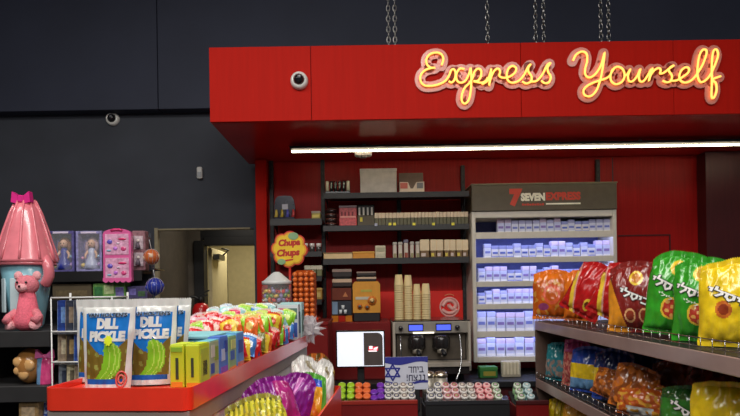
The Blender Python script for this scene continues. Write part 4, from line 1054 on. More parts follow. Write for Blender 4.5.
files(-.29, -.18, 3, .94, 1.4, 8, ['pale aqua', 'blue', 'lime green', 'pale aqua'], TF+.085)
files(-.13, -.04, 3, .94, 1.26, 8, ['lime green', 'yellow', 'red', 'lime green', 'olive', 'blue'], TF+.003)
files(-.12, -.05, 2, 1.0, 1.24, 5, ['lime green', 'pale aqua', 'red', 'lime green'], TF+.065)
# printed cartons at the far end
def far_box(lab, x, y, w_, l_, h_, m, pr_):
    candy_box('candy_carton', lab, x, y, w_, l_, h_, m, pr_, 0, M(170, 220, 220))
far_box('white candy carton with pink and blue print at the far tray end', -.062, 1.30, .1, .05, .165, M(214, 220, 224), [('f', .05, .45, .3, .9, M(214, 70, 104)), ('f', .5, .95, .1, .5, M(70, 100, 190)), ('f', .5, .95, .6, .9, M(90, 120, 110)), ('s', .1, .9, .2, .8, M(80, 110, 130))])
far_box('pale aqua candy carton right at the far tray end', -.062, 1.38, .1, .06, .172, M(190, 224, 224), [('f', .1, .9, .2, .8, M(80, 130, 190)), ('s', .1, .9, .2, .8, M(90, 120, 110))])
# crumpled clear bag hanging over the far end
def crumple(name, lab, cat, loc, r, m, spikes, seed, parent=None):
    random.seed(seed); b = MB(); n = 16; V = []; Fc = []
    for i in range(9):
        th = math.pi*i/8
        for k in range(n):
            a = 2*math.pi*k/n; rr = r*(.55+.3*noise.noise(Vector((i*.9+seed, k*1.3, seed))))
            V.append((rr*math.sin(th)*math.cos(a), rr*.7*math.sin(th)*math.sin(a), rr*1.2*math.cos(th)))
    for i in range(8):
        for k in range(n): Fc.append([i*n+k, (i+1)*n+k, (i+1)*n+(k+1) % n, i*n+(k+1) % n])
    b.add(V, Fc, m)
    for (x, z, s) in spikes:
        d_ = Vector((x, 0, z)).normalized(); e_ = Vector((-d_.z, 0, d_.x))
        b.add([tuple(e_*r*.28), tuple(-e_*r*.28), tuple(d_*r*s), (0, -r*.35, 0), (0, r*.3, 0)], [[0, 3, 2], [3, 1, 2], [1, 4, 2], [4, 0, 2]], m)
    o = b.build(name, parent); o.location = loc; 
    if lab: tag(o, lab, cat)
    return o
m_film = mat('milky clear film', c(228, 222, 226), rough=.2, var=.05, alpha=.42, coat=.3)
p = W(309, 329, 2.70)
crumple('crumpled_bag', 'crumpled milky clear bag sticking out over the far tray end', 'plastic bag', (p.x, 2.70, p.z), .085, m_film, [(1, .5, .95), (1, -.45, .95), (.6, 1, .9), (.9, .02, 1.0), (.35, -1, .95), (.2, 1, .8), (-.3, -1, .8)], 5)

# large bags standing in the lower bin
def binbag(name, lab, px, ptop, d, w_, th, zone, seed, rz, tilt, sealm=None, words=(), cat='snack bag', roll=0.):
    p = W(px, ptop, d); z = BZ0+.010+w_/2*abs(math.sin(R(roll))); h_ = (p.z-z)/math.cos(R(tilt))
    x = p.x-math.sin(R(roll))*h_*.5
    ext = w_/2*abs(math.cos(R(rz)))+.006; xa = GO.x+math.tan(ga)*(d-GO.y); x = max(xa+ext+.004, min(xa+BW-.012-ext, x))
    return bag_thing(name, lab, cat, Bag(w_, h_, th, seed, crinkle=.016, pinch=.06, arch=.12), zone, (x, d, z), (R(tilt), R(roll), R(rz)), sealm=sealm, words=words, nu=44, nv=60)
m1, m2, m3, m4 = M(150, 150, 40, F_), M(214, 206, 60, F_), M(90, 92, 40, F_), M(196, 80, 40, F_)
random.seed(3)
binbag('snack_bag', 'yellow and olive striped bag nearest in the lower red bin', 258, 399, 1.46, .17, .07, lambda u, t: m4 if (u-.35)**2+((t-.5)*1.2)**2 < .03 else (m2 if math.sin(u*34+4*math.sin(t*5)) > -.1 else (m3 if t > .9 else m1)), 1.4, 12, -22, M(150, 146, 60, F_), roll=-12)
m5, m6, m7 = M(132, 30, 132, F_), M(170, 40, 120, F_), M(200, 170, 196, F_)
binbag('snack_bag', 'shiny purple bag behind the yellow striped one in the bin', 273, 379, 1.585, .155, .07, lambda u, t: m7 if (u-.05)**2+((t-.62)*1.3)**2 < .018 else (m6 if u > .35 or (t < .3 and u > 0) else m5), 2.2, 14, -16, m5, roll=-16)
binbag('snack_bag', 'second shiny purple bag, between the first purple one and the silvery bags', 290, 373, 1.70, .13, .06, lambda u, t: M(206, 120, 190, F_) if abs(u-.1) < .1 and t > .3 else m5, 4.6, -22, -12, m5, roll=10)
m8, m9, m10, m11 = M(240, 168, 40, F_), M(44, 80, 190, F_), M(90, 168, 60, F_), M(236, 120, 40, F_)
binbag('snack_bag', 'orange bag with blue and green top in the middle of the bin', 311, 374, 1.80, .14, .055, lambda u, t: m10 if t > .93 or abs(u) > .82 else (m9 if t > .80 else (m11 if math.sin(u*8+t*9) > .5 else m8)), 3.9, -8, -12, m10)
m12, m13 = M(224, 222, 218, F_), M(150, 140, 110, F_)
wh = lambda s_: (lambda u, t: m13 if noise.noise(Vector((u*2+s_, t*4, s_))) > .28 else m12)
binbag('clear_bag', 'silvery white bag leaning against the far end of the bin', 305, 357, 1.93, .10, .05, wh(1.), 5.5, 12, -10, m12)
binbag('clear_bag', 'tall silvery white bag at the right edge of the bin', 325, 360, 1.93, .075, .045, wh(2.4), 6.5, -20, -8, m12)
binbag('snack_bag', 'slim gold bag upright behind the silvery bags in the bin', 335.5, 364, 2.0, .045, .03, lambda u, t: M(150, 112, 44, F_) if t < .8 else M(196, 160, 80, F_), 8.8, -5, -4)
binbag('snack_bag', 'orange and brown bag peeking out behind the silvery bags', 316, 354, 2.01, .11, .04, lambda u, t: M(196, 110, 44, F_) if noise.noise(Vector((u*3, t*5, 2))) > 0 else M(110, 84, 40, F_), 9.9, 4, -5)

# ------------------------------------------------------------------ shelving with crisp bags on the near right
SX = .872                                    # front edge of the shelves
s1 = EYE-.172; s2 = EYE-.464; s3 = EYE-.72
m_strip = mat('mauve brown price strip', c(158, 134, 126), rough=.3, var=.12, scale=8, coat=.3)
sh = thing('snack_shelving', 'long dark snack shelving unit running along the right side', 'shelving', (SX, 1.9, 0))
Y0, Y1 = -1.3, .97
MB().bx(.44, .47, Y0, Y1, 0, s1+.04, m_black).build('back_panel', sh)
MB().bx(.0, .44, Y0, Y1, 0, .12, m_black).build('plinth', sh)
for k, z in enumerate((s1, s2, s3)):
    MB().bx(.004, .44, Y0, Y1-.005, z-.02, z, m_black).build('shelf_board', sh)
    MB().bx(-.004, .004, Y0, Y1, z-.046, z-.001, m_strip, .002).build('price_strip', sh)
    wg = MB()                                # wire guard along the front
    for hz in (.012, .034): wg.tube([(-.002, Y0+.005, z+hz), (-.002, Y1-.01, z+hz)], .0016, m_chrome, 6)
    n = 46
    for q in range(n): y = Y0+.01+(Y1-Y0-.03)*q/(n-1); wg.tube([(-.002, y, z-.001), (-.002, y, z+.036)], .0013, m_chrome, 5)
    wg.build('wire_guard', sh)
MB().bx(.0, .44, Y1-.003, Y1+.02, 0, s1-.046, M(96, 74, 64, 'matte')).build('end_panel', sh)
MB().bx(.44, .48, -.46, -.42, 0, s1+.36, M(150, 142, 136, 'metal')).build('upright', sh)
MB().bx(.44, .48, Y1-.06, Y1-.02, 0, s1-.0, M(150, 142, 136, 'metal')).build('upright', sh)

def crisp(lab, px, ptop, d, w_, h_, th, zone, seed, rz, tilt, zs, words=(), sealm=None, roll=0., off=.075, name='crisp_bag'):
    ext = w_/2*abs(math.cos(R(rz)))+th/2*abs(math.sin(R(rz)))
    while W(px, 300, d).x-ext < SX+.004: d += .01
    lift = w_/2*abs(math.sin(R(roll))); h_ = W(px, ptop, d).z-zs-lift*.8; p = W(px, 300, d)
    x = p.x-math.sin(R(roll))*h_*.4*0
    return bag_thing(name, lab, 'snack bag', Bag(w_, h_, th, seed, crinkle=.009, pinch=.05, arch=.11), zone, (x, d, zs+.003+lift), (R(tilt), R(roll), R(rz)), words=words, sealm=sealm, nu=64, nv=88)
def hz_(px, ptop, d, zs): return W(px, ptop, d).z-zs
HEB = 'ילסיב'
m_or, m_or2, m_pu = M(236, 120, 26, F_), M(200, 92, 22, F_), M(150, 60, 110, F_)
def z_orange(u, t):
    if t > .80: return m_or
    if ((u+.1)/.42)**2+((t-.5)/.2)**2 < 1 and ((u+.1)/.3)**2+((t-.5)/.13)**2 > 1: return M(226, 96, 60, F_)
    if ((u-.45)/.2)**2+((t-.3)/.08)**2 < 1 or ((u+.5)/.25)**2+((t-.25)/.07)**2 < 1: return m_pu
    if noise.noise(Vector((u*5, t*9, 3.))) > .25: return M(214, 150, 60, F_)
    return m_or2
rzb = -38
crisp('orange crisp bag at the far end of the top snack shelf', 553.5, 270, 2.74, .215, hz_(553, 269, 2.74, s1), .09, z_orange, 11.1, -16, -5, s1, sealm=m_or)
crisp('plain orange bag behind the far orange one on the top shelf', 580, 271, 2.78, .16, hz_(580, 272, 2.78, s1), .06, lambda u, t: m_or, 12.3, -30, -3, s1)
m_rd, m_rd2, m_yl = M(186, 24, 24, F_), M(150, 20, 22, F_), M(240, 200, 60, F_)
def z_red(u, t):
    q = u+.9*(t-.35)
    if -.72 < q < -.5 and t < .75: return m_yl
    if -.5 < q < -.42: return M(226, 160, 150, F_)
    if (u-.35)**2+((t-.25)*1.5)**2 < .03: return m_yl if (u-.35)**2+((t-.25)*1.5)**2 > .008 else M(120, 60, 20, F_)
    return m_rd
crisp('red crisp bag with yellow diagonal band next to the orange ones', 576, 262, 2.46, .19, 0, .07, z_red, 13.7, -46, -8, s1, roll=27)
crisp('second red crisp bag with yellow band, tilted the same way', 606, 264, 2.20, .19, 0, .065, z_red, 14.2, -44, -8, s1, roll=24)
m_br, m_br2, m_frm = M(130, 34, 28, F_), M(232, 150, 36, F_), M(206, 110, 50, F_)
def oval(u, t, cu, ct, ru, rt): return ((u-cu)/ru)**2+((t-ct)/rt)**2
def z_brown(u, t):
    o = oval(u, t, .1, .76, .26, .10)
    if o < 1: return m_yl if o > .45 else M(206, 130, 40, F_)
    for cu in (-.1, .42):
        o = oval(u, t, cu, .24, .2, .10)
        if .55 < o < 1: return M(236, 176, 120, F_)
        if o <= .55: return M(150, 56, 30, F_)
    if u < -.5-1.0*(t-.34): return m_br2
    return m_br
hw = lambda u0, u1, t0, t1: [((HEB, u0, u1, t0, t1, M(240, 238, 232)), dict(rot=R(-24), bold=.05, outline=M(18, 16, 18), off=.003))]
crisp('brown-red crisp bag with orange side and white lettering on the top shelf', 634, 262, 1.98, .185, 0, .075, z_brown, 15.9, -36, -6, s1, words=hw(-.55, .72, .44, .575))
def z_redb(u, t):
    o = oval(u, t, -.1, .28, .36, .13)
    if .6 < o < 1: return M(236, 176, 120, F_)
    return M(150, 22, 24, F_)
crisp('dark red crisp bag wedged behind the left green one', 655, 263, 2.07, .15, 0, .05, z_redb, 16.4, -40, -6, s1, words=hw(-.95, .4, .44, .58))
m_gn, m_gn2 = M(52, 156, 36, F_), M(90, 184, 50, F_)
def z_green(u, t):
    o = oval(u, t, -.05, .80, .3, .11)
    if o < 1: return m_gn2 if o > .75 else (m_yl if o > .3 else M(206, 160, 60, F_))
    o = oval(u, t, -.12, .32, .36, .13)
    if o < 1: return m_yl if o > .68 else (M(190, 60, 40, F_) if math.sin(u*18)*math.sin(t*60) > -.3 else M(230, 170, 90, F_))
    return m_gn
gw = lambda: hw(-.92, .34, .51, .645)+[(('יליל', -.62, -.1, .435, .485, M(226, 236, 216)), dict(rot=R(-24), bold=.03, outline=None, off=.004))]
crisp('green crisp bag in front with white lettering and a yellow oval on top', 673, 252, 1.755, .185, 0, .075, z_green, 17.5, -36, -5, s1, roll=6, words=gw())
crisp('second green crisp bag, between the first green and the yellow bag', 703, 257, 1.66, .17, 0, .07, z_green, 18.8, -40, -6, s1, words=gw())
m_yy = M(240, 204, 30, F_)
def z_yel(u, t):
    o = oval(u, t, -.35, .42, .22, .10)
    if o < 1: return M(206, 110, 40, F_) if o > .4 else M(150, 60, 30, F_)
    o = oval(u, t, .3, .77, .3, .12)
    if o < 1: return m_yl if o > .4 else M(206, 130, 40, F_)
    return m_yy
crisp('yellow crisp bag with white lettering nearest the right edge', 737, 259, 1.50, .185, hz_(727, 262, 1.52, s1), .07, z_yel, 19.9, -34, -6, s1, words=hw(-.8, .5, .5, .62))
# bags on the shelf below
def low(lab, px, ptop, d, w_, th, zone, seed, rz, tilt=-6, roll=0., words=(), sealm=None, zs=None, name='snack_bag'):
    zs = zs or s2
    crisp(lab, px, ptop, d, w_*1.3, 0, th, zone, seed, -48+rz*.25, tilt, zs, words, sealm, roll, name=name)
m_tl = M(30, 130, 140, F_)
low('teal and clear bag at the far end of the second snack shelf', 555.5, 343, 2.73, .105, .05, lambda u, t: m_tl if t > .55 else (M(150, 130, 120, F_) if noise.noise(Vector((u*4, t*8, 1))) > 0 else M(70, 130, 140, F_)), 21.1, -20, sealm=m_tl)
low('pink speckled bag between the teal and blue-yellow bags', 574, 339, 2.58, .11, .05, lambda u, t: M(190, 70, 130, F_) if t > .72 else (M(206, 130, 110, F_) if noise.noise(Vector((u*6, t*12, 5))) > 0 else M(170, 70, 70, F_)), 22.5, -25)
m_bb, m_lb = M(44, 80, 176, F_), M(110, 160, 206, F_)
zby = lambda u, t: m_bb if t > .62 else (m_yy if t > .30 else m_lb)
low('blue bag with a broad yellow band on the second snack shelf', 588, 347, 2.36, .15, .075, zby, 23.8, -16, sealm=m_bb)
low('second blue and yellow bag, partly behind the brown bag', 611, 350, 2.24, .14, .06, lambda u, t: M(34, 50, 110, F_) if t > .62 else (m_yy if t > .28 else m_bb), 24.9, -20)
low('dark blue bag in the shade at the back of the second shelf', 640, 348, 2.26, .16, .05, lambda u, t: M(36, 44, 96, F_), 25.1, -10, name='snack_bag')
m_b1, m_b2 = M(150, 80, 30, F_), M(214, 120, 40, F_)
zbr = lambda s_: (lambda u, t: m_b2 if noise.noise(Vector((u*2.6+s_, t*5, s_))) > .05 else m_b1)
low('glossy brown and orange bag leaning against the blue-yellow one', 607, 372, 2.08, .13, .05, zbr(1.), 26.3, -42, -8, 14)
low('brown bag with orange streaks, second in the brown row', 629, 366, 1.98, .14, .05, zbr(3.), 27.2, -36, -8, 8)
def zps(u, t):
    n1 = noise.noise(Vector((u*5, t*9, 8.)))
    return M(236, 170, 60, F_) if n1 > .15 else (M(226, 226, 220, F_) if t < .3 and abs(u) < .5 else M(206, 96, 34, F_))
low('bright orange patterned bag in front on the second snack shelf', 641, 384, 1.74, .16, .07, zps, 28.6, -30, -10)
low('reddish brown bag lying behind the bright orange one', 678, 362, 1.96, .17, .06, lambda u, t: M(150, 74, 34, F_) if noise.noise(Vector((u*4, t*7, 4))) > 0 else M(110, 40, 26, F_), 29.4, -24)
low('dark red-brown bag under the price strip near the right edge', 712, 366, 1.84, .15, .06, lambda u, t: M(120, 44, 30, F_) if noise.noise(Vector((u*3, t*6, 9))) > 0 else M(84, 34, 26, F_), 30.8, -24)
low('dark green bag with white lettering in front on the second shelf', 688, 388, 1.56, .15, .06, lambda u, t: M(52, 120, 40, F_) if t < .75 else M(40, 84, 34, F_), 31.2, -26, words=hw(-.6, .6, .45, .62))
low('yellow bag half out of the second shelf, nearest the right edge', 722, 384, 1.45, .15, .06, lambda u, t: m_yy if t > .3 else m_b2, 32.9, -28)
low('yellow bag at the far end of the lowest visible snack shelf', 556, 399, 2.52, .10, .05, lambda u, t: m_yy if math.sin(u*12) > -.5 else M(190, 150, 30, F_), 33.4, -25, zs=s3)
low('orange-yellow bag beside the yellow one on the lowest visible shelf', 574, 402, 2.42, .12, .05, lambda u, t: M(226, 160, 40, F_), 34.8, -25, zs=s3)

# ------------------------------------------------------------------ toy shelving on the left, behind
random.seed(21)
TD = 3.3
tz1 = W(100, 271, TD).z; tz2 = W(100, 299.5, TD).z
tx0, tx1 = W(-70, 280, TD).x, W(153, 280, TD+.17).x; tcx = (tx0+tx1)/2; thw = (tx1-tx0)/2
ts = thing('toy_shelving', 'black toy shelving against the dark wall by the passage', 'shelving', (tcx, TD, 0))
MB().bx(-thw, thw, .155, .17, 0, 1.95, m_dark).build('back_panel', ts)
MB().bx(-thw, thw, .0, .155, 0, .1, m_black).build('plinth', ts)
for z in (tz1, tz2, .85, .5):
    MB().bx(-thw, thw, 0.004, .155, z-.02, z, m_black).build('shelf_board', ts); MB().bx(-thw, thw, -.004, .004, z-.062, z, m_black, .002).build('shelf_lip', ts)
hx = W(150, 240, 3.28).x-tcx; hzv = W(150, 239, 3.28).z
MB().tube([(thw-.01, .16, hzv+.012), (hx, -.02, hzv), (hx, -.045, hzv+.012)], .004, m_chrome, 8).build('hook', ts)
hx2 = W(154, 272, 3.20).x-tcx; hz2 = W(154, 269, 3.20).z
MB().tube([(thw-.002, .14, hz2), (hx2, .06, hz2), (hx2, -.10, hz2), (hx2, -.12, hz2+.012)], .004, m_chrome, 8).build('hook', ts)

def dollbox(px0, px1, ptop, lab, frame, inner, hair, dress, skin=(224, 178, 150)):
    d = TD+.03; x0, x1 = W(px0, 250, d).x, W(px1, 250, d).x; h = W(px0, ptop, d).z-tz1; w_ = x1-x0; dp = .09
    t = thing('doll_box', lab, 'toy box', ((x0+x1)/2, d, tz1))
    b = MB(); mf = M(*frame, 'print'); e = w_*.09
    b.bx(-w_/2, w_/2, .01, dp, .001, e, mf, .001); b.bx(-w_/2, w_/2, .01, dp, h-e*1.2, h, mf, .001); b.bx(-w_/2, -w_/2+e, .01, dp, e, h-e*1.2, mf, .001); b.bx(w_/2-e, w_/2, .01, dp, e, h-e*1.2, mf, .001); b.bx(-w_/2+e, w_/2-e, dp-.004, dp, e, h-e, M(*inner, 'print'), .0005)
    b.build('carton', t)
    dl = MB().lathe([(w_*.30, e+.002), (w_*.26, h*.2), (w_*.12, h*.42), (w_*.15, h*.52), (w_*.10, h*.57), (.008, h*.60)], M(*dress, 'gloss'), 16, (0, dp*.55, 0)).build('doll', t)
    MB().ball((0, dp*.5, h*.70), w_*.145, M(*skin), 14, (1, .9, 1.15)).build('doll_head', dl)
    b = MB(); b.ball((0, dp*.66, h*.73), w_*.2, M(*hair), 14, (1, .7, 1.1)); b.tube([(-w_*.17, dp*.6, h*.74), (-w_*.2, dp*.55, h*.6), (-w_*.17, dp*.5, h*.48)], [.012, .012, .006], M(*hair), 8); b.tube([(w_*.17, dp*.6, h*.74), (w_*.2, dp*.55, h*.6), (w_*.17, dp*.5, h*.48)], [.012, .012, .006], M(*hair), 8); b.build('doll_hair', dl)
    b = MB()
    for sx in (-1, 1):
        b.tube([(sx*w_*.13, dp*.5, h*.52), (sx*w_*.22, dp*.42, h*.42), (sx*w_*.2, dp*.34, h*.33)], [.008, .007, .005], M(*skin), 8)
    b.build('doll_arms', dl)
    b = MB()
    for sx in (-1, 1): b.ball((sx*w_*.055, dp*.5-w_*.125, h*.705), w_*.022, M(40, 30, 40), 8)
    b.ball((0, dp*.5-w_*.135, h*.655), w_*.02, M(190, 70, 80), 8, (1.6, .6, .7)); b.build('doll_face', dl)
    for (dx, dz, s_, cc) in ((-.3, .12, .09, (230, 200, 110)), (.32, .14, .08, (190, 150, 210)), (.3, .34, .06, (150, 190, 220)), (-.32, .3, .06, (230, 160, 190))):
        MB().ball((dx*w_, dp*.4, dz*h+.01), s_*w_, M(*cc, 'gloss'), 10).build('accessory', t)
    MB().bx(-w_/2+e, w_/2-e, .008, .0105, e, h-e*1.2, m_clear, 0).build('clear_window', t)
    b = MB(); b.bx(-w_*.3, w_*.3, .0075, .0095, h-e*1.05, h-e*.25, M(228, 214, 238), 0); b.build('printed_panel', t)
dollbox(47, 73, 231, 'blue doll box with a brown-haired doll next to the pink cone toy', (96, 90, 150), (130, 124, 190), (120, 70, 40), (44, 54, 160))
dollbox(75, 101, 231, 'lilac doll box with a grey-haired doll in the middle of the top toy shelf', (150, 146, 196), (170, 160, 214), (170, 140, 150), (190, 196, 226))
# pink double package with rounded top
d = TD-.035; x0, x1 = W(103, 250, d).x, W(131, 250, d).x; zb = W(117, 283, d).z; zt = W(117, 228.5, d).z; w_ = x1-x0; h = zt-zb
t = thing('dress_up_set', 'pink arched toy set with two windows of accessories', 'toy set', ((x0+x1)/2, d, zb))
m_pk = M(228, 104, 164, 'gloss'); m_pin = M(236, 168, 200, 'print')
arc = lambda s_, zz0, zz1: [(-w_/2*s_, zz0)]+[(w_/2*s_*math.cos(math.pi*(1-k/14)), zz1-.035+.035*math.sin(math.pi*k/14)) for k in range(15)][0:0]+[(-w_/2*s_, zz1-.03)]+[(w_/2*s_*math.sin(-math.pi/2+math.pi*k/12), zz1-.03+.03*math.cos(-math.pi/2+math.pi*k/12)) for k in range(1, 12)]+[(w_/2*s_, zz1-.03), (w_/2*s_, zz0)]
MB().prism(arc(1, .02, h), .0, .03, m_pk, 'y').build('case', t)
b = MB(); n = 5
b.prism([(-w_/2*1.02, .03)]+[(-w_/2*1.02+w_*1.02*k/20, .012-.010*abs(math.sin(math.pi*k/20*n))) for k in range(21)]+[(w_/2*1.02, .03)], -.004, .028, M(236, 110, 170, 'gloss'), 'y'); b.build('scalloped_foot', t)
for (z0, z1) in ((.07, .46), (.52, .90)):
    f = MB().bx(-w_*.42, w_*.42, -.003, .001, h*z0, h*z1, m_pin, .001).build('window_card', t)
    for (dx, dz, rx, rz_, cc) in ((-.25, .62, .1, .14, (110, 90, 200)), (.2, .75, .16, .07, (222, 40, 110)), (-.05, .3, .08, .12, (200, 120, 220)), (.24, .28, .1, .14, (226, 80, 140)), (-.28, .2, .09, .06, (150, 200, 220)), (.05, .55, .07, .06, (236, 214, 230))):
        zc_ = h*(z0+(z1-z0)*dz); MB().ball((dx*w_, -.004, zc_), 1., M(*cc, 'gloss'), 10, (rx*w_, .005, rz_*h*.3)).build('accessory', f)
MB().tube([(-w_*.2, -.002, h-.012), (-w_*.1, -.003, h-.006), (w_*.1, -.003, h-.006), (w_*.2, -.002, h-.012)], .007, M(240, 60, 130, 'gloss'), 8).build('handle', t)
d = TD+.03; x0, x1 = W(131.3, 250, d).x, W(144.5, 250, d).x; h = W(139, 230.5, d).z-tz1; w_ = x1-x0
t = thing('figure_box', 'narrow rosy-brown toy box right of the pink arched set', 'toy box', ((x0+x1)/2, d, tz1))
MB().bx(-w_/2, w_/2, .01, .07, .001, h, M(150, 108, 116, 'print')).build('carton', t)
for k in range(2):
    z = h*(.28+.42*k); f = MB().bx(-w_*.36, w_*.36, .006, .0102, z-h*.17, z+h*.17, M(196, 178, 186, 'print'), .001).build('window_card', t)
    b = MB(); b.ball((0, .004, z+h*.05), w_*.13, M(226, 214, 206), 10); b.lathe([(w_*.2, z-h*.14), (w_*.1, z)], M(110, 96, 110), 12, (0, .0, 0)); b.build('figure', f)
# balls hanging in nets
def netball(px, py, d, r, m1_, m2_, lab, hx_, hz_):
    p = W(px, py, d); t = thing('netted_ball', lab, 'ball', p)
    b = MB(); n = 20; V = []; 
    b.ball((0, 0, 0), r, m1_, 20); b.build('ball', t)
    b = MB()
    for a in range(5): q = a*2*math.pi/5; b.ball((math.cos(q)*r*.72, math.sin(q)*r*.72, r*.1*(-1)**a), r*.36, m2_, 10)
    b.ball((0, 0, -r*.72), r*.36, m2_, 10)
    b.build('patch', t)
    b = MB()
    for a in range(6):
        q = a*math.pi/6; b.tube([(math.cos(q)*1.02*r*math.cos(s_*math.pi/10), math.sin(q)*1.02*r*math.cos(s_*math.pi/10), 1.02*r*math.sin(s_*math.pi/10)) for s_ in range(20)], .0007, m_film, 5, True)
    b.tube([(0, 0, r), ((hx_-p.x)*.9, (d-d), r+(hz_-p.z-r)*.9), (hx_-p.x, 0, hz_-p.z)], .002, m_white, 5); b.build('net', t)
netball(151.5, 257, 3.27, .046, M(196, 100, 52, 'gloss'), M(220, 190, 160, 'gloss'), 'orange and white ball in a net hanging by the passage', hx+tcx, hzv-.006)
netball(155, 286.5, 3.19, .05, M(44, 56, 150, 'gloss'), M(60, 76, 176, 'gloss'), 'deep blue ball in a net hanging below the orange one', hx2+tcx, hz2-.006)
# goods on the second toy shelf
def flatpack(name, lab, px0, px1, ptop, m_, prints, dp=.08, dy=.02, lean=0.):
    d = TD+dy; x0, x1 = W(px0, ptop, d).x, W(px1, ptop, d).x; h = W((px0+px1)/2, ptop, d).z-tz2; w_ = x1-x0
    t = thing(name, lab, 'toy box', ((x0+x1)/2, d, tz2), (0, R(lean), 0))
    lf_ = w_/2*abs(math.sin(R(lean))); t.location.z += lf_
    MB().bx(-w_/2, w_/2, 0, dp, .001, h-lf_, m_).build('carton', t)
    for (a, e, z0, z1, cc) in prints: MB().bx(-w_/2+a*w_, -w_/2+e*w_, -.002, 0, z0*h, z1*(h-lf_), M(*cc, 'print'), 0).build('printed_panel', t)
flatpack('toy_carton', 'low brown carton on the second toy shelf beside the cone toy', 52, 91, 284, M(92, 80, 60), [(.1, .9, .2, .6, (110, 96, 70))])
flatpack('toy_carton', 'green printed carton under the pink arched set', 93, 125.5, 283, M(110, 160, 84, 'print'), [(.05, .3, .2, .8, (60, 120, 70)), (.35, .65, .3, .9, (190, 206, 150)), (.7, .95, .1, .7, (120, 110, 170))], lean=-2)
flatpack('toy_carton', 'dark violet carton right of the green one on the toy shelf', 127, 147, 286, M(76, 70, 110, 'print'), [(.1, .45, .3, .8, (120, 110, 180)), (.55, .9, .2, .6, (70, 100, 70))])

# ------------------------------------------------------------------ wire rack of activity books
BD = 2.42; bx0, bx1 = W(51, 300, BD).x, W(112, 300, BD).x; bcx = (bx0+bx1)/2; bh = (bx1-bx0)/2
br = thing('book_rack', 'white wire rack holding thin activity books in three tiers', 'rack', (bcx, BD, 0))
tiers = [W(75, y, BD).z for y in (297.5, 331.5, 362, 396)]
b = MB()
for z in tiers:
    b.tube([(-bh, 0, z), (bh, 0, z)], .0035, m_white, 6)
    b.tube([(-bh, .0, z), (-bh, .16, z)], .003, m_white, 6); b.tube([(bh, .0, z), (bh, .16, z)], .003, m_white, 6)
for sx in (-1, 1):
    b.tube([(sx*bh, .16, 0.003), (sx*bh, .16, tiers[0]+.02)], .005, m_white, 8); b.tube([(sx*bh, 0, 0.003), (sx*bh, 0, tiers[0])], .003, m_white, 6)
b.build('wire_frame', br)
for z in tiers[1:]: MB().bx(-bh+.004, bh-.004, .006, .15, z-.012, z-.008, M(180, 180, 180, 'metal'), .001).build('tier_base', br)
bkc = [((72, 80, 96), (170, 170, 170)), ((206, 196, 160), (120, 110, 90)), ((40, 70, 150), (120, 160, 220)), ((52, 58, 74), (110, 110, 130)), ((150, 130, 110), (214, 200, 170)), ((60, 66, 84), (160, 140, 120)), ((120, 130, 140), (60, 70, 90)), ((70, 60, 56), (180, 150, 100))]
cn = ['charcoal', 'cream', 'blue', 'black', 'tan', 'slate', 'grey', 'brown']
tn = ['top', 'middle', 'lowest']
for ti in range(3):
    h = min(.165, tiers[ti]-tiers[ti+1]+.0)-.006; n = 6
    for k in range(n):
        i = (k*3+ti*2+2) % 8; x = bcx-bh+.010+(2*bh-.088)*k/(n-1); w_ = .011; rz = -48; tl = 4
        t = thing('activity_book', f'{cn[i]} thin activity book, {ORD[k]} from the left in the {tn[ti]} tier of the wire rack', 'book', (x, BD+.03, tiers[ti+1]-.006), (0, R(tl), R(rz)))
        MB().bx(-.003, .003, 0, .088, .003, h, M(*bkc[i][0], 'print'), .001).build('cover', t)
        MB().bx(.003, .0042, .012, .076, h*.3, h*.8, M(*bkc[i][1], 'print'), 0).build('cover_picture', t)
        MB().bx(-.0025, .0025, -.0008, .0, .006, h-.004, M(*bkc[i][1], 'print'), 0).build('spine', t)

# ------------------------------------------------------------------ nearer toy shelf with the pink toys
ND = 2.48
nz1, nz2 = W(45, 331, ND).z, W(45, 386, ND).z
nx0, nx1 = W(-40, 340, ND).x, W(50, 340, ND).x; ncx = (nx0+nx1)/2; nh = (nx1-nx0)/2
ns = thing('toy_display', 'dark open shelf stand with pink plush toys at the left edge', 'shelving', (ncx, ND, 0))
for z in (nz1, nz2, .75, .35):
    MB().bx(-nh, nh, .004, .44, z-.02, z, m_shelf).build('shelf_board', ns); MB().bx(-nh, nh, -.003, .004, z-.07, z, m_shelf, .002).build('shelf_lip', ns)
MB().bx(-nh, nh, .44, .46, 0, nz1+.005, m_black).build('back_panel', ns); MB().bx(-nh, nh, .0, .44, 0, .08, m_black).build('plinth', ns)
MB().bx(-nh, -nh+.012, .0, .44, 0.08, nz1-.07, m_black).build('side_panel', ns)
# cone-roofed pink toy
cdp = 2.70; p = W(27, 262, cdp); ct = W(27, 197, cdp).z-nz1; cb = p.z-nz1; r = .132
m_pp = mat('glossy rose plastic', c(232, 128, 140), rough=.22, var=.1, coat=.6); m_pt = mat('pale teal panel', c(136, 190, 206), rough=.25, var=.1, coat=.3); m_mg = M(226, 50, 140, 'gloss')
t = thing('castle_toy', 'large glossy pink cone-topped toy with teal walls and magenta bow', 'toy', (p.x, cdp, nz1))
MB().lathe([(.01, ct), (.035, ct-.012), (.064, ct-.075), (.092, cb+.15), (.118, cb+.06), (r, cb+.01), (r+.004, cb), (r-.01, cb-.006)][::-1], m_pp, 40).build('cone_top', t)
b = MB()
for k in range(10):
    a = 2*math.pi*k/10; b.tube([((rr_+.001)*math.cos(a), (rr_+.001)*math.sin(a), z_) for rr_, z_ in ((.038, ct-.016), (.065, ct-.077), (.093, cb+.148), (.119, cb+.058), (r+.001, cb+.01))], .006, m_pp, 8)
b.build('pleats', t)
MB().lathe([(.06, .001), (.07, .02), (.092, cb*.5), (.112, cb-.012), (.10, cb-.006)], m_pt, 32).build('body', t)
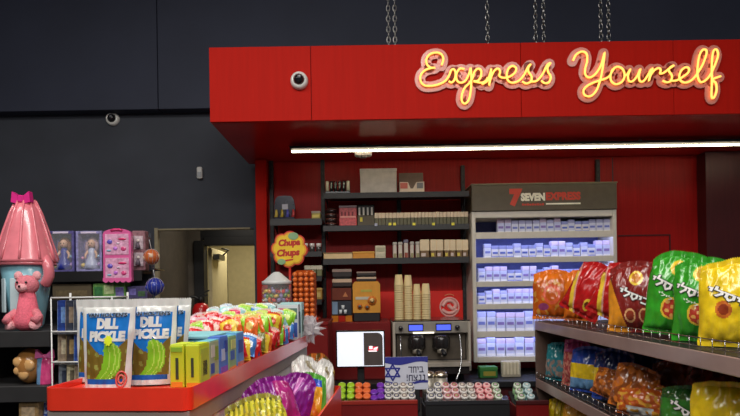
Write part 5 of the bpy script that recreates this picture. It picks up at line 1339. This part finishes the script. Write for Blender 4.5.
MB().lathe([(r-.006, cb-.018), (r-.002, cb-.006), (r-.012, cb-.004), (r-.03, cb-.006), (r-.03, cb-.018)], m_pp, 32).build('rim_band', t)
bw = MB(); 
for sx in (-1, 1): bw.prism([(0, ct-.012), (sx*.04, ct+.02), (sx*.046, ct-.03), (sx*.012, ct-.04)], -.045, -.015, m_mg, 'y')
bw.bx(-.014, .014, -.052, -.012, ct-.034, ct+.002, m_mg, .006); bw.build('bow', t)
for (a0, col_) in ((.35, m_pp),):
    MB().tube(smooth_path([(.105, -.03, cb+.015), (.128, -.05, cb-.02), (.132, -.05, cb-.07), (.108, -.04, cb-.11)], 5), [.024]*16, m_pp, 12).build('handle', t)
for k in range(3):
    a = -math.pi/2+(-.7+.7*k); MB().bx(-.02, .02, -.004, .004, cb*.25, cb*.75, M(206, 226, 232, 'gloss'), .002).build('window_panel', t, (.10*math.cos(a), .10*math.sin(a), 0), (0, 0, a+math.pi/2))
# pink plush bear in front
d_ = 2.545; p = W(28, 331, d_); hd = W(31, 285, d_).z-nz1; m_pl = M(226, 128, 140, 'plush'); m_pl2 = M(240, 170, 176, 'plush')
t = thing('plush_bear', 'pink plush bear sitting in front of the cone-topped toy', 'plush toy', (p.x, d_, nz1))
MB().lathe([(.03, .001), (.056, .02), (.06, .05), (.045, .09), (.03, hd-.03)], M(236, 110, 130, 'plush'), 24).build('body', t)
hd_o = MB().ball((0, 0, hd), .048, m_pl, 20, (1.05, .95, .95)).build('head', t)
MB().ball((0, -.042, hd-.012), .022, m_pl2, 14, (1.1, .8, .85)).build('muzzle', hd_o)
b = MB(); b.ball((0, -.061, hd-.006), .006, M(60, 30, 36, 'gloss'), 10)
for sx in (-1, 1): b.ball((sx*.02, -.043, hd+.012), .0055, M(30, 22, 26, 'gloss'), 10)
b.build('face', hd_o)
for sx in (-1, 1):
    MB().ball((sx*.042, .004, hd+.042), .02, m_pl2, 12, (1, .6, 1.1)).build('ear', hd_o)
    MB().tube([(sx*.04, -.01, .085), (sx*.068, -.03, .06), (sx*.06, -.055, .045)], [.02, .018, .02], m_pl, 12).build('arm', t)
    MB().tube([(sx*.035, -.02, .03), (sx*.055, -.04, .026), (sx*.06, -.048, .03)], [.024, .022, .024], m_pl2, 12).build('leg', t)
# things on the board below
random.seed(5)
p = W(48, 386, 2.52); bt = W(48, 350, 2.52).z-nz2
t = thing('candy_bag', 'small pink and blue tied sweet bag on the lower toy shelf', 'bag', (p.x-.02, 2.535, nz2+.002))
bg = Bag(.085, bt*.8, .05, 3.3, seal=.03, crinkle=.005, stand=True, taper=.1)
b = MB(); bg.mesh(b, lambda u, tt: M(110, 150, 190, F_) if u < -.25 else M(214, 70, 130, F_), 18, 22); b.build('bag_body', t)
b = MB()
for sx in (-1, 1): b.prism([(0, bt*.78), (sx*.036, bt*1.0), (sx*.04, bt*.74)], -.012, .008, M(226, 110, 170, F_), 'y')
b.ball((0, -.004, bt*.79), .012, M(226, 90, 150, F_), 10); b.build('bow', t)
p = W(29, 386, 2.55); 
t = thing('gold_ball', 'gold and brown round toy ball on the lower toy shelf', 'toy ball', (p.x, 2.56, nz2)); rb_ = (W(29, 345, 2.56).z-nz2)/2*.92
MB().ball((0, 0, rb_+.001), rb_, M(170, 116, 60, 'gloss'), 24, (.75, .75, 1)).build('shell', t)
b = MB()
for (x, z, s_) in ((-.3, .3, .3), (.3, .1, .34), (0, -.4, .3), (-.35, -.2, .22)): b.ball((x*rb_, -rb_*.62, rb_+z*rb_), rb_*s_, M(220, 170, 110, 'gloss'), 10, (1, .4, 1))
b.build('spots', t)
z3 = .75
p = W(31, 416, 2.55); zt_ = W(31, 402, 2.55).z
t = thing('toy_carton', 'tall beige carton standing on the bottom toy shelf', 'toy box', (p.x, 2.53, z3)); MB().bx(-.045, .045, 0, .06, .001, zt_-z3, M(196, 160, 110, 'print')).build('carton', t)
MB().bx(-.03, .03, -.002, 0, (zt_-z3)*.82, (zt_-z3)*.95, M(226, 196, 160, 'print'), 0).build('printed_panel', t)
p = W(48, 416, 2.55); zt_ = W(48, 399, 2.55).z
bag_thing('toy_packet', 'shiny blue packet beside the tall beige carton', 'packet', Bag(.085, zt_-z3-.004, .04, 6.1, crinkle=.01), lambda u, tt: M(60, 84, 176, F_) if noise.noise(Vector((u*4, tt*30, 1))) > -.1 else M(170, 190, 226, F_), (p.x, 2.55, z3+.003), (R(-4), 0, R(-8)))

# ------------------------------------------------------------------ fire extinguisher in the passage
ed = 5.47; p = W(201, 312, ed); zt_ = W(201, 303, ed).z
t = thing('fire_extinguisher', 'red fire extinguisher with black hose hanging in the passage', 'fire extinguisher', (p.x, ed, zt_-.46))
MB().lathe([(.07, 0), (.082, .015), (.082, .40), (.06, .445), (.03, .46)], mat('extinguisher red', c(206, 24, 30), rough=.3, coat=.4, var=.05), 28).build('cylinder', t)
MB().lathe([(.022, .46), (.024, .50), (.018, .52)], m_black, 14).build('valve', t)
b = MB(); b.prism([(-.03, .51), (.07, .53), (.07, .545), (-.03, .53)], -.01, .01, m_black, 'y'); b.prism([(-.02, .535), (.085, .575), (.085, .588), (-.02, .55)], -.01, .01, m_black, 'y'); b.build('handle', t)
MB().tube(smooth_path([(-.02, 0, .50), (-.09, -.02, .52), (-.115, -.03, .40), (-.105, -.03, .2)], 6), .011, m_black, 8).build('hose', t)
MB().bx(-.05, .05, .07, .098, .3, .36, m_black).build('wall_bracket', t)
